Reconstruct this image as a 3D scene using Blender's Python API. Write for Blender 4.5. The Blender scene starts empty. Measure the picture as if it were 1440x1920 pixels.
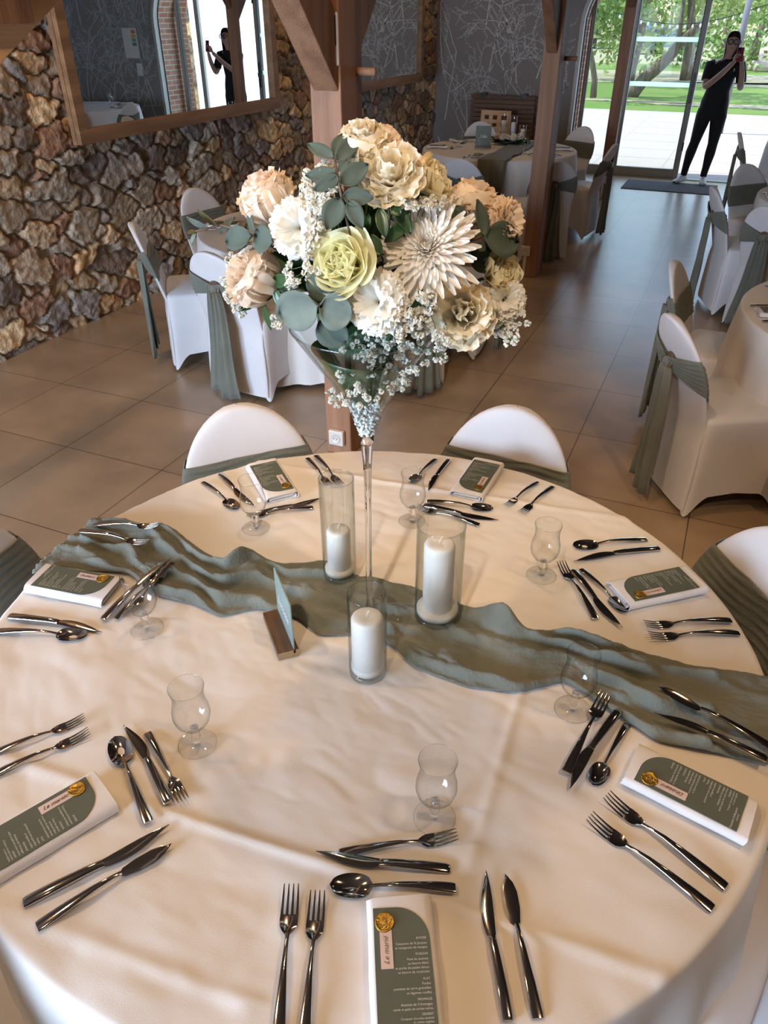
import bpy, bmesh, math, random
import numpy as np
from mathutils import Vector, Matrix, noise as mnoise
C = bpy.context.scene
PI = math.pi
# ---------------------------------------------------------------- camera
CAM_H, PITCH, YAW, FPX = 1.848, 0.58948, 0.4103, 1391.4
cam = bpy.data.objects.new('camera', bpy.data.cameras.new('camera'))
C.collection.objects.link(cam); C.camera = cam
cam.location = (0, 0, CAM_H)
cam.rotation_euler = (PI/2-PITCH, 0, YAW)
cam.data.sensor_fit = 'HORIZONTAL'; cam.data.sensor_width = 36
cam.data.lens = 36*FPX/1440; cam.data.clip_start = 0.02; cam.data.clip_end = 500
C.view_settings.view_transform = 'Standard'; C.view_settings.look = 'None'
C.view_settings.gamma = 1; C.view_settings.use_curve_mapping = False
C.view_settings.exposure = 0.67
C.cycles.max_bounces = 8; C.cycles.diffuse_bounces = 4; C.cycles.glossy_bounces = 4
C.cycles.transmission_bounces = 6; C.cycles.transparent_max_bounces = 16
C.cycles.caustics_reflective = False; C.cycles.caustics_refractive = False
C.cycles.use_denoising = True
C.cycles.sample_clamp_indirect = 6
# ---------------------------------------------------------------- sky, sun
w = bpy.data.worlds.new('sky'); C.world = w; w.use_nodes = True
nt = w.node_tree; bg = nt.nodes['Background']
sk = nt.nodes.new('ShaderNodeTexSky'); sk.sky_type = 'NISHITA'; sk.sun_disc = False
sk.sun_elevation = math.radians(55); sk.sun_rotation = math.radians(120); sk.air_density = 1.2
nt.links.new(sk.outputs[0], bg.inputs[0]); bg.inputs[1].default_value = 0.26

def light(name, kind, loc, power, color, size=None, rot=None, size_y=None, **k):
    d = bpy.data.lights.new(name, kind); d.energy = power; d.color = color
    if kind == 'AREA':
        d.size = size
        if size_y: d.shape = 'RECTANGLE'; d.size_y = size_y
        if 'spread' in k: d.spread = k['spread']
    elif kind == 'SUN': d.angle = math.radians(0.6)
    elif kind == 'SPOT':
        d.spot_size = k.get('spot', 1.6); d.spot_blend = 0.6; d.shadow_soft_size = size
    else: d.shadow_soft_size = size
    o = bpy.data.objects.new(name, d); C.collection.objects.link(o); o.location = loc
    if rot: o.rotation_euler = rot
    return o
sun = light('sun', 'SUN', (6, 14, 12), 3.0, (1, .96, .88)); sun.rotation_euler = Vector((-.75, -.12, 1.0)).to_track_quat('Z', 'Y').to_euler()
# daylight entering through the rear glazed bay and the open terrace doors
light('daylight_rear_bay', 'AREA', (-2.6, -2.55, 1.15), 270, (.60, .76, 1), 2.4, (PI/2, 0, 0), 1.9)
light('daylight_terrace_doors', 'AREA', (-.7, 11.75, 1.3), 24, (.50, .70, 1), 2.6, (-PI/2, 0, 0), 2.3)
# warm ceiling spots (fittings are built further down)
SPOTS = [(-1.75, .45, 3.3, 40), (.95, 1.0, 3.3, 44), (-.3, -.7, 3.3, 13), (-.9, 1.75, 3.3, 30), (-2.5, 5.0, 3.3, 10), (1.1, 4.2, 3.3, 9), (-2.2, 8.0, 3.3, 12), (1.2, 7.2, 3.3, 8), (-3.2, 2.6, 3.3, 36), (-3.3, 6.4, 3.3, 14), (-3.2, 9.6, 3.3, 12)]
for i, (x, y, z, e) in enumerate(SPOTS):
    light('ceiling_spot_light', 'SPOT', (x, y, z-.07), e, (1, .63, .33), .05, (0, 0, 0), spot=2.4)

# extra unseen spot, added to brighten the centrepiece flowers
light('added_bouquet_spot', 'SPOT', (-.25, -.95, 3.25), 95, (1, .84, .66), .05, Vector((.27, -2.07, 1.72)).to_track_quat('Z', 'Y').to_euler(), spot=.50)
# ---------------------------------------------------------------- helpers
def ray(x, y):
    u = (x-720)/FPX; v = (y-960)/FPX
    a, b, c = u, math.cos(PITCH)-v*math.sin(PITCH), -math.sin(PITCH)-v*math.cos(PITCH)
    return Vector((a*math.cos(YAW)-b*math.sin(YAW), a*math.sin(YAW)+b*math.cos(YAW), c))
CAM = Vector((0, 0, CAM_H))
def at(x, y, z=0.0):
    d = ray(x, y); return CAM+d*((z-CAM_H)/d.z)
def atY(x, y, Y):
    d = ray(x, y); return CAM+d*(Y/d.y)
def atR(x, y, r):          # at horizontal distance r
    d = ray(x, y); return CAM+d*(r/math.hypot(d.x, d.y))

def nd(nt, t, **k):
    n = nt.nodes.new(t)
    for a, b in k.items(): setattr(n, a, b)
    return n
MC = {}
def mat(name, col, rough=.6, metal=0, col2=None, scale=8, bump=0, bscale=None, spec=.5, det=4, stretch=None, trans=0, sheen=0, coat=0, sss=0, emit=None):
    if name in MC: return MC[name]
    m = bpy.data.materials.new(name); m.use_nodes = True; nt = m.node_tree; p = nt.nodes['Principled BSDF']
    p.inputs['Base Color'].default_value = (*col, 1); p.inputs['Roughness'].default_value = rough
    p.inputs['Metallic'].default_value = metal; p.inputs['Specular IOR Level'].default_value = spec
    if trans: p.inputs['Transmission Weight'].default_value = trans
    if sheen: p.inputs['Sheen Weight'].default_value = sheen
    if coat: p.inputs['Coat Weight'].default_value = coat
    if sss: p.inputs['Subsurface Weight'].default_value = sss; p.inputs['Subsurface Radius'].default_value = (.02, .015, .01); p.inputs['Subsurface Scale'].default_value = .3
    tc = nd(nt, 'ShaderNodeTexCoord'); mp = nd(nt, 'ShaderNodeMapping')
    if stretch: mp.inputs['Scale'].default_value = stretch
    nt.links.new(tc.outputs['Object'], mp.inputs[0])
    nz = nd(nt, 'ShaderNodeTexNoise'); nz.inputs['Scale'].default_value = scale; nz.inputs['Detail'].default_value = det
    nt.links.new(mp.outputs[0], nz.inputs[0])
    if col2 is None: col2 = tuple(c*.93 for c in col)
    mx = nd(nt, 'ShaderNodeMix', data_type='RGBA')
    mx.inputs[6].default_value = (*col, 1); mx.inputs[7].default_value = (*col2, 1)
    cr = nd(nt, 'ShaderNodeMapRange'); cr.inputs[1].default_value = .38; cr.inputs[2].default_value = .62
    nt.links.new(nz.outputs[0], cr.inputs[0]); nt.links.new(cr.outputs[0], mx.inputs[0])
    nt.links.new(mx.outputs[2], p.inputs['Base Color'])
    if bump:
        n2 = nd(nt, 'ShaderNodeTexNoise'); n2.inputs['Scale'].default_value = bscale or scale*4; n2.inputs['Detail'].default_value = 3
        nt.links.new(mp.outputs[0], n2.inputs[0])
        b = nd(nt, 'ShaderNodeBump'); b.inputs['Strength'].default_value = bump; b.inputs['Distance'].default_value = .01
        nt.links.new(n2.outputs[0], b.inputs['Height']); nt.links.new(b.outputs[0], p.inputs['Normal'])
    if emit: p.inputs['Emission Color'].default_value = (*emit[0], 1); p.inputs['Emission Strength'].default_value = emit[1]
    MC[name] = m; return m
def thin_glass(name, tint=(.985, .99, .99), edge=(.36, .39, .39), refl=.9, ior=1.45):
    m = bpy.data.materials.new(name); m.use_nodes = True; nt = m.node_tree
    nt.nodes.remove(nt.nodes['Principled BSDF']); out = nt.nodes['Material Output']
    tr = nd(nt, 'ShaderNodeBsdfTransparent'); gl = nd(nt, 'ShaderNodeBsdfGlossy'); gl.inputs['Roughness'].default_value = .02
    gl.inputs['Color'].default_value = (refl, refl, refl, 1)
    ge = nd(nt, 'ShaderNodeNewGeometry'); dt = nd(nt, 'ShaderNodeVectorMath', operation='DOT_PRODUCT'); nt.links.new(ge.outputs['Normal'], dt.inputs[0]); nt.links.new(ge.outputs['Incoming'], dt.inputs[1])
    ab = nd(nt, 'ShaderNodeMath', operation='ABSOLUTE'); nt.links.new(dt.outputs['Value'], ab.inputs[0])
    iv = nd(nt, 'ShaderNodeMath', operation='SUBTRACT'); iv.inputs[0].default_value = 1; nt.links.new(ab.outputs[0], iv.inputs[1])
    pw = nd(nt, 'ShaderNodeMath', operation='POWER'); pw.inputs[1].default_value = 3; nt.links.new(iv.outputs[0], pw.inputs[0])
    mx = nd(nt, 'ShaderNodeMix', data_type='RGBA'); mx.inputs[6].default_value = (*tint, 1); mx.inputs[7].default_value = (*edge, 1)
    nt.links.new(pw.outputs[0], mx.inputs[0]); nt.links.new(mx.outputs[2], tr.inputs[0])
    p5 = nd(nt, 'ShaderNodeMath', operation='POWER'); p5.inputs[1].default_value = 4; nt.links.new(iv.outputs[0], p5.inputs[0])
    fr = nd(nt, 'ShaderNodeMath', operation='MULTIPLY_ADD'); fr.inputs[1].default_value = .55; fr.inputs[2].default_value = .055; nt.links.new(p5.outputs[0], fr.inputs[0])
    ms = nd(nt, 'ShaderNodeMixShader'); nt.links.new(fr.outputs[0], ms.inputs[0])
    nt.links.new(tr.outputs[0], ms.inputs[1]); nt.links.new(gl.outputs[0], ms.inputs[2]); nt.links.new(ms.outputs[0], out.inputs[0])
    return m

class MB:
    def __init__(s): s.v = []; s.f = []; s.mi = []; s.cur = 0
    def add(s, vs, fs, M=None):
        o = len(s.v)
        s.v += [tuple(M @ Vector(v)) if M is not None else tuple(v) for v in vs]
        for f in fs: s.f.append(tuple(i+o for i in f)); s.mi.append(s.cur)
        return s
    def box(s, a, b, M=None):
        (x0, y0, z0), (x1, y1, z1) = a, b
        return s.add([(x0,y0,z0),(x1,y0,z0),(x1,y1,z0),(x0,y1,z0),(x0,y0,z1),(x1,y0,z1),(x1,y1,z1),(x0,y1,z1)],
              [(0,3,2,1),(4,5,6,7),(0,1,5,4),(1,2,6,5),(2,3,7,6),(3,0,4,7)], M)
    def grid(s, P, M=None, wrap=False):     # P[i][j]
        n, m = len(P), len(P[0]); vs = [p for r in P for p in r]; fs = []
        for i in range(n-1):
            for j in range(m if wrap else m-1):
                k = (j+1) % m; fs.append((i*m+j, i*m+k, (i+1)*m+k, (i+1)*m+j))
        return s.add(vs, fs, M)
    def lathe(s, prof, n=32, M=None, cap0=False, cap1=False):
        P = [[(r*math.cos(2*PI*j/n), r*math.sin(2*PI*j/n), z) for j in range(n)] for r, z in prof]
        s.grid(P, M, True); o = len(s.v)-len(P)*n
        if cap0: s.f.append(tuple(o+j for j in range(n))[::-1]); s.mi.append(s.cur)
        if cap1: s.f.append(tuple(o+(len(P)-1)*n+j for j in range(n))); s.mi.append(s.cur)
        return s
    def tube(s, pts, r, n=8, M=None):
        pts = [Vector(p) for p in pts]; rs = r if isinstance(r, (list, tuple)) else [r]*len(pts); P = []
        a = None
        for i, p in enumerate(pts):
            t = (pts[min(i+1, len(pts)-1)]-pts[max(i-1, 0)]).normalized()
            if a is None:
                a = t.cross(Vector((0, 0, 1)))
                if a.length < .05: a = t.cross(Vector((1, 0, 0)))
            a = a-t*a.dot(t); a.normalize(); b = t.cross(a)
            P.append([p+(a*math.cos(2*PI*j/n)+b*math.sin(2*PI*j/n))*rs[i] for j in range(n)])
        s.grid(P, M, True); o = len(s.v)-len(P)*n
        s.f.append(tuple(o+j for j in range(n))[::-1]); s.mi.append(s.cur)
        s.f.append(tuple(o+(len(P)-1)*n+j for j in range(n))); s.mi.append(s.cur)
        return s
    def torus(s, R, r, M=None, n=24, m=8):
        P = [[((R+r*math.cos(2*PI*j/m))*math.cos(2*PI*i/n), (R+r*math.cos(2*PI*j/m))*math.sin(2*PI*i/n), r*math.sin(2*PI*j/m)) for j in range(m)] for i in range(n+1)]
        return s.grid(P, M, True)
    def build(s, name, mats, parent=None, smooth=True, bevel=0, sub=0, solid=0, loc=None, auto=None):
        me = bpy.data.meshes.new(name); me.from_pydata(s.v, [], s.f); me.update()
        o = bpy.data.objects.new(name, me); C.collection.objects.link(o)
        for m in (mats if isinstance(mats, (list, tuple)) else [mats]): me.materials.append(m)
        if any(s.mi): me.polygons.foreach_set('material_index', s.mi)
        bm = bmesh.new(); bm.from_mesh(me); bmesh.ops.remove_doubles(bm, verts=bm.verts, dist=1e-6)
        bmesh.ops.recalc_face_normals(bm, faces=bm.faces)
        if auto:
            for e in bm.edges:
                if len(e.link_faces) == 2 and e.calc_face_angle(0) > auto: e.smooth = False
        bm.to_mesh(me); bm.free()
        if smooth: me.polygons.foreach_set('use_smooth', [True]*len(me.polygons))
        if parent: o.parent = parent
        if loc: o.location = loc
        if solid: md = o.modifiers.new('s', 'SOLIDIFY'); md.thickness = solid; md.offset = 0
        if bevel: md = o.modifiers.new('b', 'BEVEL'); md.width = bevel; md.segments = 2; md.limit_method = 'ANGLE'
        if sub: md = o.modifiers.new('u', 'SUBSURF'); md.levels = sub; md.render_levels = sub
        return o
def tag(o, label=None, cat=None, group=None, kind=None):
    if label: o['label'] = label
    if cat: o['category'] = cat
    if group: o['group'] = group
    if kind: o['kind'] = kind
    if label and len(label.split()) > 16: print('LONG', label)
    return o
def empty(name, loc=(0, 0, 0), rz=0):
    o = bpy.data.objects.new(name, None); C.collection.objects.link(o); o.location = loc; o.rotation_euler = (0, 0, rz)
    o.empty_display_size = .1; return o
def copy_tree(o, parent=None):
    c = o.copy(); C.collection.objects.link(c); c.parent = parent
    for ch in list(o.children): copy_tree(ch, c)
    return c
def struct(o): o['kind'] = 'structure'; return o
def TR(loc, rz=0, rx=0, ry=0): return Matrix.Translation(loc) @ Matrix.Rotation(rz, 4, 'Z') @ Matrix.Rotation(ry, 4, 'Y') @ Matrix.Rotation(rx, 4, 'X')
def axis_mat(loc, n, spin=0):
    return Matrix.Translation(loc) @ Vector(n).normalized().to_track_quat('Z', 'Y').to_matrix().to_4x4() @ Matrix.Rotation(spin, 4, 'Z')
def fbm(x, y, z=0, s=1): return mnoise.fractal(Vector((x*s, y*s, z)), 1.0, 2.0, 3)

# ---------------------------------------------------------------- materials
M_wood = mat('weathered_oak', (.30, .155, .085), .62, col2=(.20, .10, .055), scale=3, bump=.35, bscale=30, stretch=(6, 6, .5))
M_woodp = mat('sawn_post_timber', (.38, .20, .115), .6, col2=(.28, .14, .075), scale=2.5, bump=.3, bscale=26, stretch=(7, 7, .4))
M_wood_y = mat('light_pine', (.78, .50, .27), .55, col2=(.66, .40, .20), scale=2.5, bump=.15, bscale=20, stretch=(1, .3, 5))
M_frame = mat('mirror_frame_timber', (.36, .20, .10), .6, col2=(.24, .13, .06), scale=4, bump=.25, bscale=20, stretch=(4, .5, 4))
M_cloth = mat('white_linen', (.80, .775, .75), .8, col2=(.77, .745, .715), scale=5, bump=.06, bscale=600, sheen=.15)
M_cover = mat('white_stretch_fabric', (.76, .755, .78), .62, scale=4, sheen=.2)
M_sage = mat('sage_muslin', (.172, .182, .150), .85, col2=(.145, .157, .128), scale=10, bump=.25, bscale=140, stretch=(1, 1, 1), sheen=.25)
M_napkin = mat('white_napkin_cotton', (.82, .81, .82), .8, scale=20, bump=.05, bscale=500, sheen=.1)
M_card = mat('grey_green_card', (.105, .125, .10), .6, scale=30)
M_ink = mat('pale_ink', (.72, .72, .66), .6, scale=30)
M_pen = mat('dark_pen_ink', (.12, .08, .07), .6)
M_tag = mat('blush_paper', (.74, .60, .57), .6, scale=30)
M_gold = mat('gold_wax', (.55, .36, .08), .28, metal=.85, col2=(.45, .28, .05), scale=60, bump=.3, bscale=160)
M_steel = mat('polished_steel', (.58, .54, .50), .09, metal=1, scale=40)
M_glass = thin_glass('clear_thin_glass')
M_vase = thin_glass('clear_vase_glass', (.965, .975, .97), (.6, .65, .64))
M_pane = thin_glass('window_pane_glass', (.96, .98, .97), (.9, .93, .92), refl=.05)
M_solid = thin_glass('clear_thick_glass', (.94, .95, .95), (.42, .45, .45))
M_stemglass = mat('solid_clear_glass', (1, 1, 1), .0, trans=1, col2=(1, 1, 1))
M_wax = mat('white_candle_wax', (.86, .83, .80), .45, sss=.3, scale=20)
M_wick = mat('cotton_wick', (.75, .70, .62), .8)
M_plastic = mat('white_plastic', (.72, .69, .64), .4)
M_black = mat('black_plastic', (.012, .012, .013), .35)
M_alu = mat('beige_aluminium', (.42, .41, .36), .45, scale=20)
M_dark = mat('dark_gasket', (.02, .02, .022), .5)
M_brown = mat('brown_ring', (.13, .085, .05), .4)
M_ceil = mat('dark_ceiling_boards', (.060, .036, .022), .8, col2=(.04, .024, .015), scale=2, stretch=(1, 8, 1))
M_plaster = mat('grey_plaster', (.28, .25, .23), .9)

# ---------------------------------------------------------------- structure: floor
XL, XR, YR, YB, ZC = -4.05, 4.6, -2.7, 11.05, 3.45
m = bpy.data.materials.new('brown_floor_tiles'); m.use_nodes = True; nt = m.node_tree; p = nt.nodes['Principled BSDF']
tc = nd(nt, 'ShaderNodeTexCoord'); mp = nd(nt, 'ShaderNodeMapping'); mp.inputs['Location'].default_value = (1.046+6, -5.435+12, 0)
nt.links.new(tc.outputs['Object'], mp.inputs[0])
def mth(op, a, b=None):
    n = nd(nt, 'ShaderNodeMath', operation=op)
    for k, q in enumerate((a, b)):
        if q is None: continue
        if isinstance(q, (int, float)): n.inputs[k].default_value = q
        else: nt.links.new(q, n.inputs[k])
    return n.outputs[0]
sp = nd(nt, 'ShaderNodeSeparateXYZ'); nt.links.new(mp.outputs[0], sp.inputs[0]); tx_, ty_ = mth('DIVIDE', sp.outputs[0], .6), mth('DIVIDE', sp.outputs[1], .6)
gx_ = mth('ABSOLUTE', mth('SUBTRACT', mth('FRACT', tx_), .5)); gy_ = mth('ABSOLUTE', mth('SUBTRACT', mth('FRACT', ty_), .5))
grout = mth('GREATER_THAN', mth('MAXIMUM', gx_, gy_), .4962)
wn = nd(nt, 'ShaderNodeTexWhiteNoise', noise_dimensions='2D'); cb2 = nd(nt, 'ShaderNodeCombineXYZ'); nt.links.new(mth('FLOOR', tx_), cb2.inputs[0]); nt.links.new(mth('FLOOR', ty_), cb2.inputs[1]); nt.links.new(cb2.outputs[0], wn.inputs['Vector'])
tcm = nd(nt, 'ShaderNodeMix', data_type='RGBA'); tcm.inputs[6].default_value = (.43, .305, .195, 1); tcm.inputs[7].default_value = (.385, .27, .172, 1); nt.links.new(wn.outputs['Value'], tcm.inputs[0])
br = nd(nt, 'ShaderNodeMix', data_type='RGBA'); br.inputs[7].default_value = (.085, .055, .038, 1); nt.links.new(grout, br.inputs[0]); nt.links.new(tcm.outputs[2], br.inputs[6])
nz = nd(nt, 'ShaderNodeTexNoise'); nz.inputs['Scale'].default_value = 2.2; nz.inputs['Detail'].default_value = 4; nz.inputs['Roughness'].default_value = .55
nt.links.new(tc.outputs['Object'], nz.inputs[0])
hs = nd(nt, 'ShaderNodeMapRange'); hs.inputs[1].default_value = .3; hs.inputs[2].default_value = .7; hs.inputs[3].default_value = .78; hs.inputs[4].default_value = 1.2
nt.links.new(nz.outputs[0], hs.inputs[0])
mu = nd(nt, 'ShaderNodeVectorMath', operation='SCALE'); nt.links.new(br.outputs[2], mu.inputs[0]); nt.links.new(hs.outputs[0], mu.inputs['Scale'])
nt.links.new(mu.outputs[0], p.inputs['Base Color'])
p.inputs['Roughness'].default_value = .28
p.inputs['Specular IOR Level'].default_value = .75
M_floor = m
struct(MB().box((XL-.3, YR-.3, -.12), (XR+.3, 11.72, 0)).build('floor', M_floor, smooth=False))
struct(MB().box((XL-.3, YR-.3, ZC), (XR+.3, YB+.6, ZC+.15)).build('ceiling', M_ceil, smooth=False))

# stone wall: rubble relief on a real mesh
def stone_arrays(n1, n2, L1, L2, sx, sz, seed):
    rng = np.random.RandomState(seed)
    gx, gz = int(L1/sx)+4, int(L2/sz)+4
    jx = rng.rand(gx, gz)*.9; jz = rng.rand(gx, gz)*.9; wgt = rng.rand(gx, gz)**2*.55
    hgt = rng.rand(gx, gz); tx = rng.randn(gx, gz)*.5; tz = rng.randn(gx, gz)*.5; cid = rng.rand(gx, gz); cv = rng.rand(gx, gz)
    a = np.linspace(0, L1, n1)[:, None]*np.ones((1, n2)); b = np.linspace(0, L2, n2)[None, :]*np.ones((n1, 1))
    wob = .016
    a2 = a+wob*np.sin(b*23+2*np.sin(a*9))+.012*np.sin(b*61+a*31); b2 = b+wob*.7*np.sin(a*19+2*np.sin(b*7))+.01*np.sin(a*57-b*22)
    u = a2/sx+1.5; v = b2/sz+1.5
    iu = np.floor(u).astype(int); iv = np.floor(v).astype(int)
    F1 = np.full(u.shape, 9.); F2 = np.full(u.shape, 9.); K = [np.zeros(u.shape) for _ in range(7)]
    for du in (-1, 0, 1):
        for dv in (-1, 0, 1):
            cu = np.clip(iu+du, 0, gx-1); cv_ = np.clip(iv+dv, 0, gz-1)
            px = cu+.05+jx[cu, cv_]; pz = cv_+.05+jz[cu, cv_]
            dx, dz = u-px, v-pz
            d = np.sqrt(dx*dx+dz*dz)-wgt[cu, cv_]
            c1 = d < F1; F2 = np.where(c1, F1, np.minimum(F2, d))
            for k, arr in enumerate((hgt[cu, cv_], tx[cu, cv_], tz[cu, cv_], cid[cu, cv_], cv[cu, cv_], dx, dz)): K[k] = np.where(c1, arr, K[k])
            F1 = np.where(c1, d, F1)
    e = np.clip((F2-F1-.03)/.13, 0, 1); e = e*e*(3-2*e)
    return a, b, e, K
def stone_wall(name, o, d1, L1, L2, nrm, n1, n2, sx=.215, sz=.135, seed=3, depth=.05, bright=2.0):
    a, b, e, K = stone_arrays(n1, n2, L1, L2, sx, sz, seed)
    rng = np.random.RandomState(seed+1)
    fine = np.zeros(a.shape)
    for f, am in ((37, .0035), (71, .0028), (133, .002)):
        ph = rng.rand(6)*6
        fine += am*(np.sin(a*f+ph[0]+2.2*np.sin(b*f*.7+ph[1]))*np.sin(b*f*1.1+ph[2]+2*np.sin(a*f*.6+ph[3])))
    facet = .016*np.abs(((K[5]*(1.5+K[1])+K[6]*(1+K[2])+K[3]*5) % 1.0)-.5)+.010*np.abs(((K[6]*2.2-K[5]*(1+K[2])+K[4]*7) % 1.0)-.5)
    h = e*(.35+.65*K[0])*depth+e*(K[1]*K[5]+K[2]*K[6])*.022+fine+e*facet
    o = np.array(o, float); d1 = np.array(d1, float); nrm = np.array(nrm, float)
    P = o[None, None]+a[..., None]*d1+b[..., None]*np.array([0, 0, 1.])+h[..., None]*nrm
    me = bpy.data.meshes.new(name); nv = n1*n2
    me.vertices.add(nv); me.vertices.foreach_set('co', P.reshape(-1).astype(np.float32))
    ii, jj = np.meshgrid(np.arange(n1-1), np.arange(n2-1), indexing='ij'); q = (ii*n2+jj)
    F = np.stack([q, q+n2, q+n2+1, q+1], -1).reshape(-1, 4); nf = len(F)
    me.loops.add(nf*4); me.loops.foreach_set('vertex_index', F.reshape(-1).astype(np.int32))
    me.polygons.add(nf); me.polygons.foreach_set('loop_start', (np.arange(nf)*4).astype(np.int32)); me.polygons.foreach_set('use_smooth', np.ones(nf, bool))
    me.update(calc_edges=True)
    pal = np.array([(.30,.215,.135),(.24,.185,.13),(.19,.15,.115),(.36,.27,.165),(.16,.14,.125),(.22,.13,.085),(.27,.23,.18),(.13,.10,.08),(.33,.22,.12)])
    ci = np.floor(K[3]*len(pal)).astype(int).clip(0, len(pal)-1)
    c = pal[ci]*(.8+.45*K[4][..., None])
    mort = np.array((.20, .155, .105)); ee = np.clip(e*2.2, 0, 1)[..., None]
    c = (c*ee+mort*(1-ee))*bright
    col = np.concatenate([c, np.ones(c.shape[:2]+(1,))], -1).reshape(-1).astype(np.float32)
    ca = me.color_attributes.new('stone', 'FLOAT_COLOR', 'POINT'); ca.data.foreach_set('color', col)
    ob = bpy.data.objects.new(name, me); C.collection.objects.link(ob)
    if 'rubble_stone' not in MC:
        mm = bpy.data.materials.new('rubble_stone'); mm.use_nodes = True; t = mm.node_tree; pp = t.nodes['Principled BSDF']
        at_ = nd(t, 'ShaderNodeVertexColor', layer_name='stone'); tc = nd(t, 'ShaderNodeTexCoord')
        nz = nd(t, 'ShaderNodeTexNoise'); nz.inputs['Scale'].default_value = 22; nz.inputs['Detail'].default_value = 6; t.links.new(tc.outputs['Object'], nz.inputs[0])
        mr = nd(t, 'ShaderNodeMapRange'); mr.inputs[1].default_value = .3; mr.inputs[2].default_value = .7; mr.inputs[3].default_value = .6; mr.inputs[4].default_value = 1.35
        t.links.new(nz.outputs[0], mr.inputs[0]); sc = nd(t, 'ShaderNodeVectorMath', operation='SCALE')
        t.links.new(at_.outputs[0], sc.inputs[0]); t.links.new(mr.outputs[0], sc.inputs['Scale']); t.links.new(sc.outputs[0], pp.inputs['Base Color'])
        pp.inputs['Roughness'].default_value = .85
        n2 = nd(t, 'ShaderNodeTexNoise'); n2.inputs['Scale'].default_value = 45; n2.inputs['Detail'].default_value = 6; t.links.new(tc.outputs['Object'], n2.inputs[0])
        b = nd(t, 'ShaderNodeBump'); b.inputs['Strength'].default_value = .8; b.inputs['Distance'].default_value = .012
        t.links.new(n2.outputs[0], b.inputs['Height']); t.links.new(b.outputs[0], pp.inputs['Normal']); MC['rubble_stone'] = mm
    me.materials.append(MC['rubble_stone']); return struct(ob)
stone_wall('wall_left', (XL-.03, 1.6, 0), (0, 1, 0), YB-1.6+.3, 2.5, (1, 0, 0), 820, 210)
struct(MB().box((XL-.3, YR-.3, 0), (XL-.06, YB+.6, ZC)).box((XL-.08, YR, 0), (XL-.01, 1.6, ZC)).box((XL-.08, 1.6, 2.48), (XL-.01, YB, ZC)).build('wall_left_backing', M_plaster, smooth=False))

# back wall: papered, with the arched opening
M_paper = mat('taupe_wallpaper', (.26, .235, .225), .7, scale=3)
M_twig = mat('silver_branch_print', (.66, .64, .62), .5, scale=14, col2=(.50, .48, .46))
AX0, AX1, SPR, RISE = -2.15, .78, 1.75, 1.0
def arch_z(x):
    c = (AX0+AX1)/2; a = (AX1-AX0)/2; t = min(1, abs(x-c)/a); return SPR+RISE*math.sqrt(max(0, 1-t*t))
wb = MB()
for yy in (YB, YB+.12):
    wb.add([(XL-.06, yy, 0), (AX0, yy, 0), (AX0, yy, ZC), (XL-.06, yy, ZC)], [(0, 1, 2, 3)])
    wb.add([(AX1, yy, 0), (XR, yy, 0), (XR, yy, ZC), (AX1, yy, ZC)], [(0, 1, 2, 3)])
    xs = [AX0+(AX1-AX0)*(.5-.5*math.cos(PI*i/32)) for i in range(33)]
    wb.grid([[(x, yy, arch_z(x)) for x in xs], [(x, yy, ZC) for x in xs]])
wb.cur = 1
rnd = random.Random(5)
def twig(x, z, ang, L, wd, depth, x0, x1):
    n = 5; px, pz = x, z; a = ang
    for i in range(n):
        a += rnd.uniform(-.16, .16)
        nx, nz_ = px+math.cos(a)*L/n, pz+math.sin(a)*L/n
        if not (x0 < nx < x1 and .0 < nz_ < 2.45): return
        w0 = wd*(1-i/n*.45); w1 = wd*(1-(i+1)/n*.45); ca, sa = -math.sin(a), math.cos(a)
        wb.add([(px+ca*w0, YB-.0015, pz+sa*w0), (px-ca*w0, YB-.0015, pz-sa*w0), (nx-ca*w1, YB-.0015, nz_-sa*w1), (nx+ca*w1, YB-.0015, nz_+sa*w1)], [(0, 1, 2, 3)])
        if depth > 0 and i > 0 and rnd.random() < .72:
            twig(nx, nz_, a+rnd.choice((-1, 1))*rnd.uniform(.45, .95), L*rnd.uniform(.45, .7), wd*.62, depth-1, x0, x1)
        if depth <= 1 and rnd.random() < .75:
            r = .0065; cx, cz = nx+ca*.012, nz_+sa*.012
            wb.add([(cx+r*math.cos(k*PI/3), YB-.0018, cz+r*math.sin(k*PI/3)) for k in range(6)], [tuple(range(6))])
        px, pz = nx, nz_
for x0, x1 in ((-4.0, AX0-.03), (AX1+.03, 3.6)):
    x = x0+.15
    while x < x1:
        for zb in (-.1, .55, 1.15, 1.75):
            twig(x+rnd.uniform(-.12, .12), max(.02, zb+rnd.uniform(-.12, .12)), PI/2+rnd.uniform(-.35, .35), rnd.uniform(.8, 1.1), .0085, 3, x0, x1)
        x += .44
struct(wb.build('wall_back', [M_paper, M_twig], smooth=False))
# arch trim
tr = MB(); pr = [(AX0, 0.0), (AX0, SPR)]+[(x, arch_z(x)) for x in xs[1:-1]]+[(AX1, SPR), (AX1, 0.0)]
cxm = (AX0+AX1)/2
def inset(pt, d):
    x, z = pt
    if z <= SPR: return (x+(d if x < cxm else -d), z)
    v = Vector((cxm-x, 1.2-z)).normalized(); return (x+v.x*d, z+v.y*d)
ring = []
for pt in pr:
    q = inset(pt, .045); ring.append([(pt[0], YB-.03, pt[1]), (q[0], YB-.03, q[1]), (q[0], YB+.07, q[1]), (pt[0], YB+.07, pt[1])])
tr.grid(ring, wrap=True)
struct(tr.build('trim_1', mat('cream_frame_paint', (.50, .49, .43), .5), smooth=False))
g2 = MB(); g2.grid([[( *(lambda q: (q[0], YB+.071, q[1]))(inset(pt, .045)),), (*(lambda q: (q[0], YB+.071, q[1]))(inset(pt, .058)),)] for pt in pr])
struct(g2.build('trim_2', M_dark, smooth=False, solid=.006))
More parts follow.
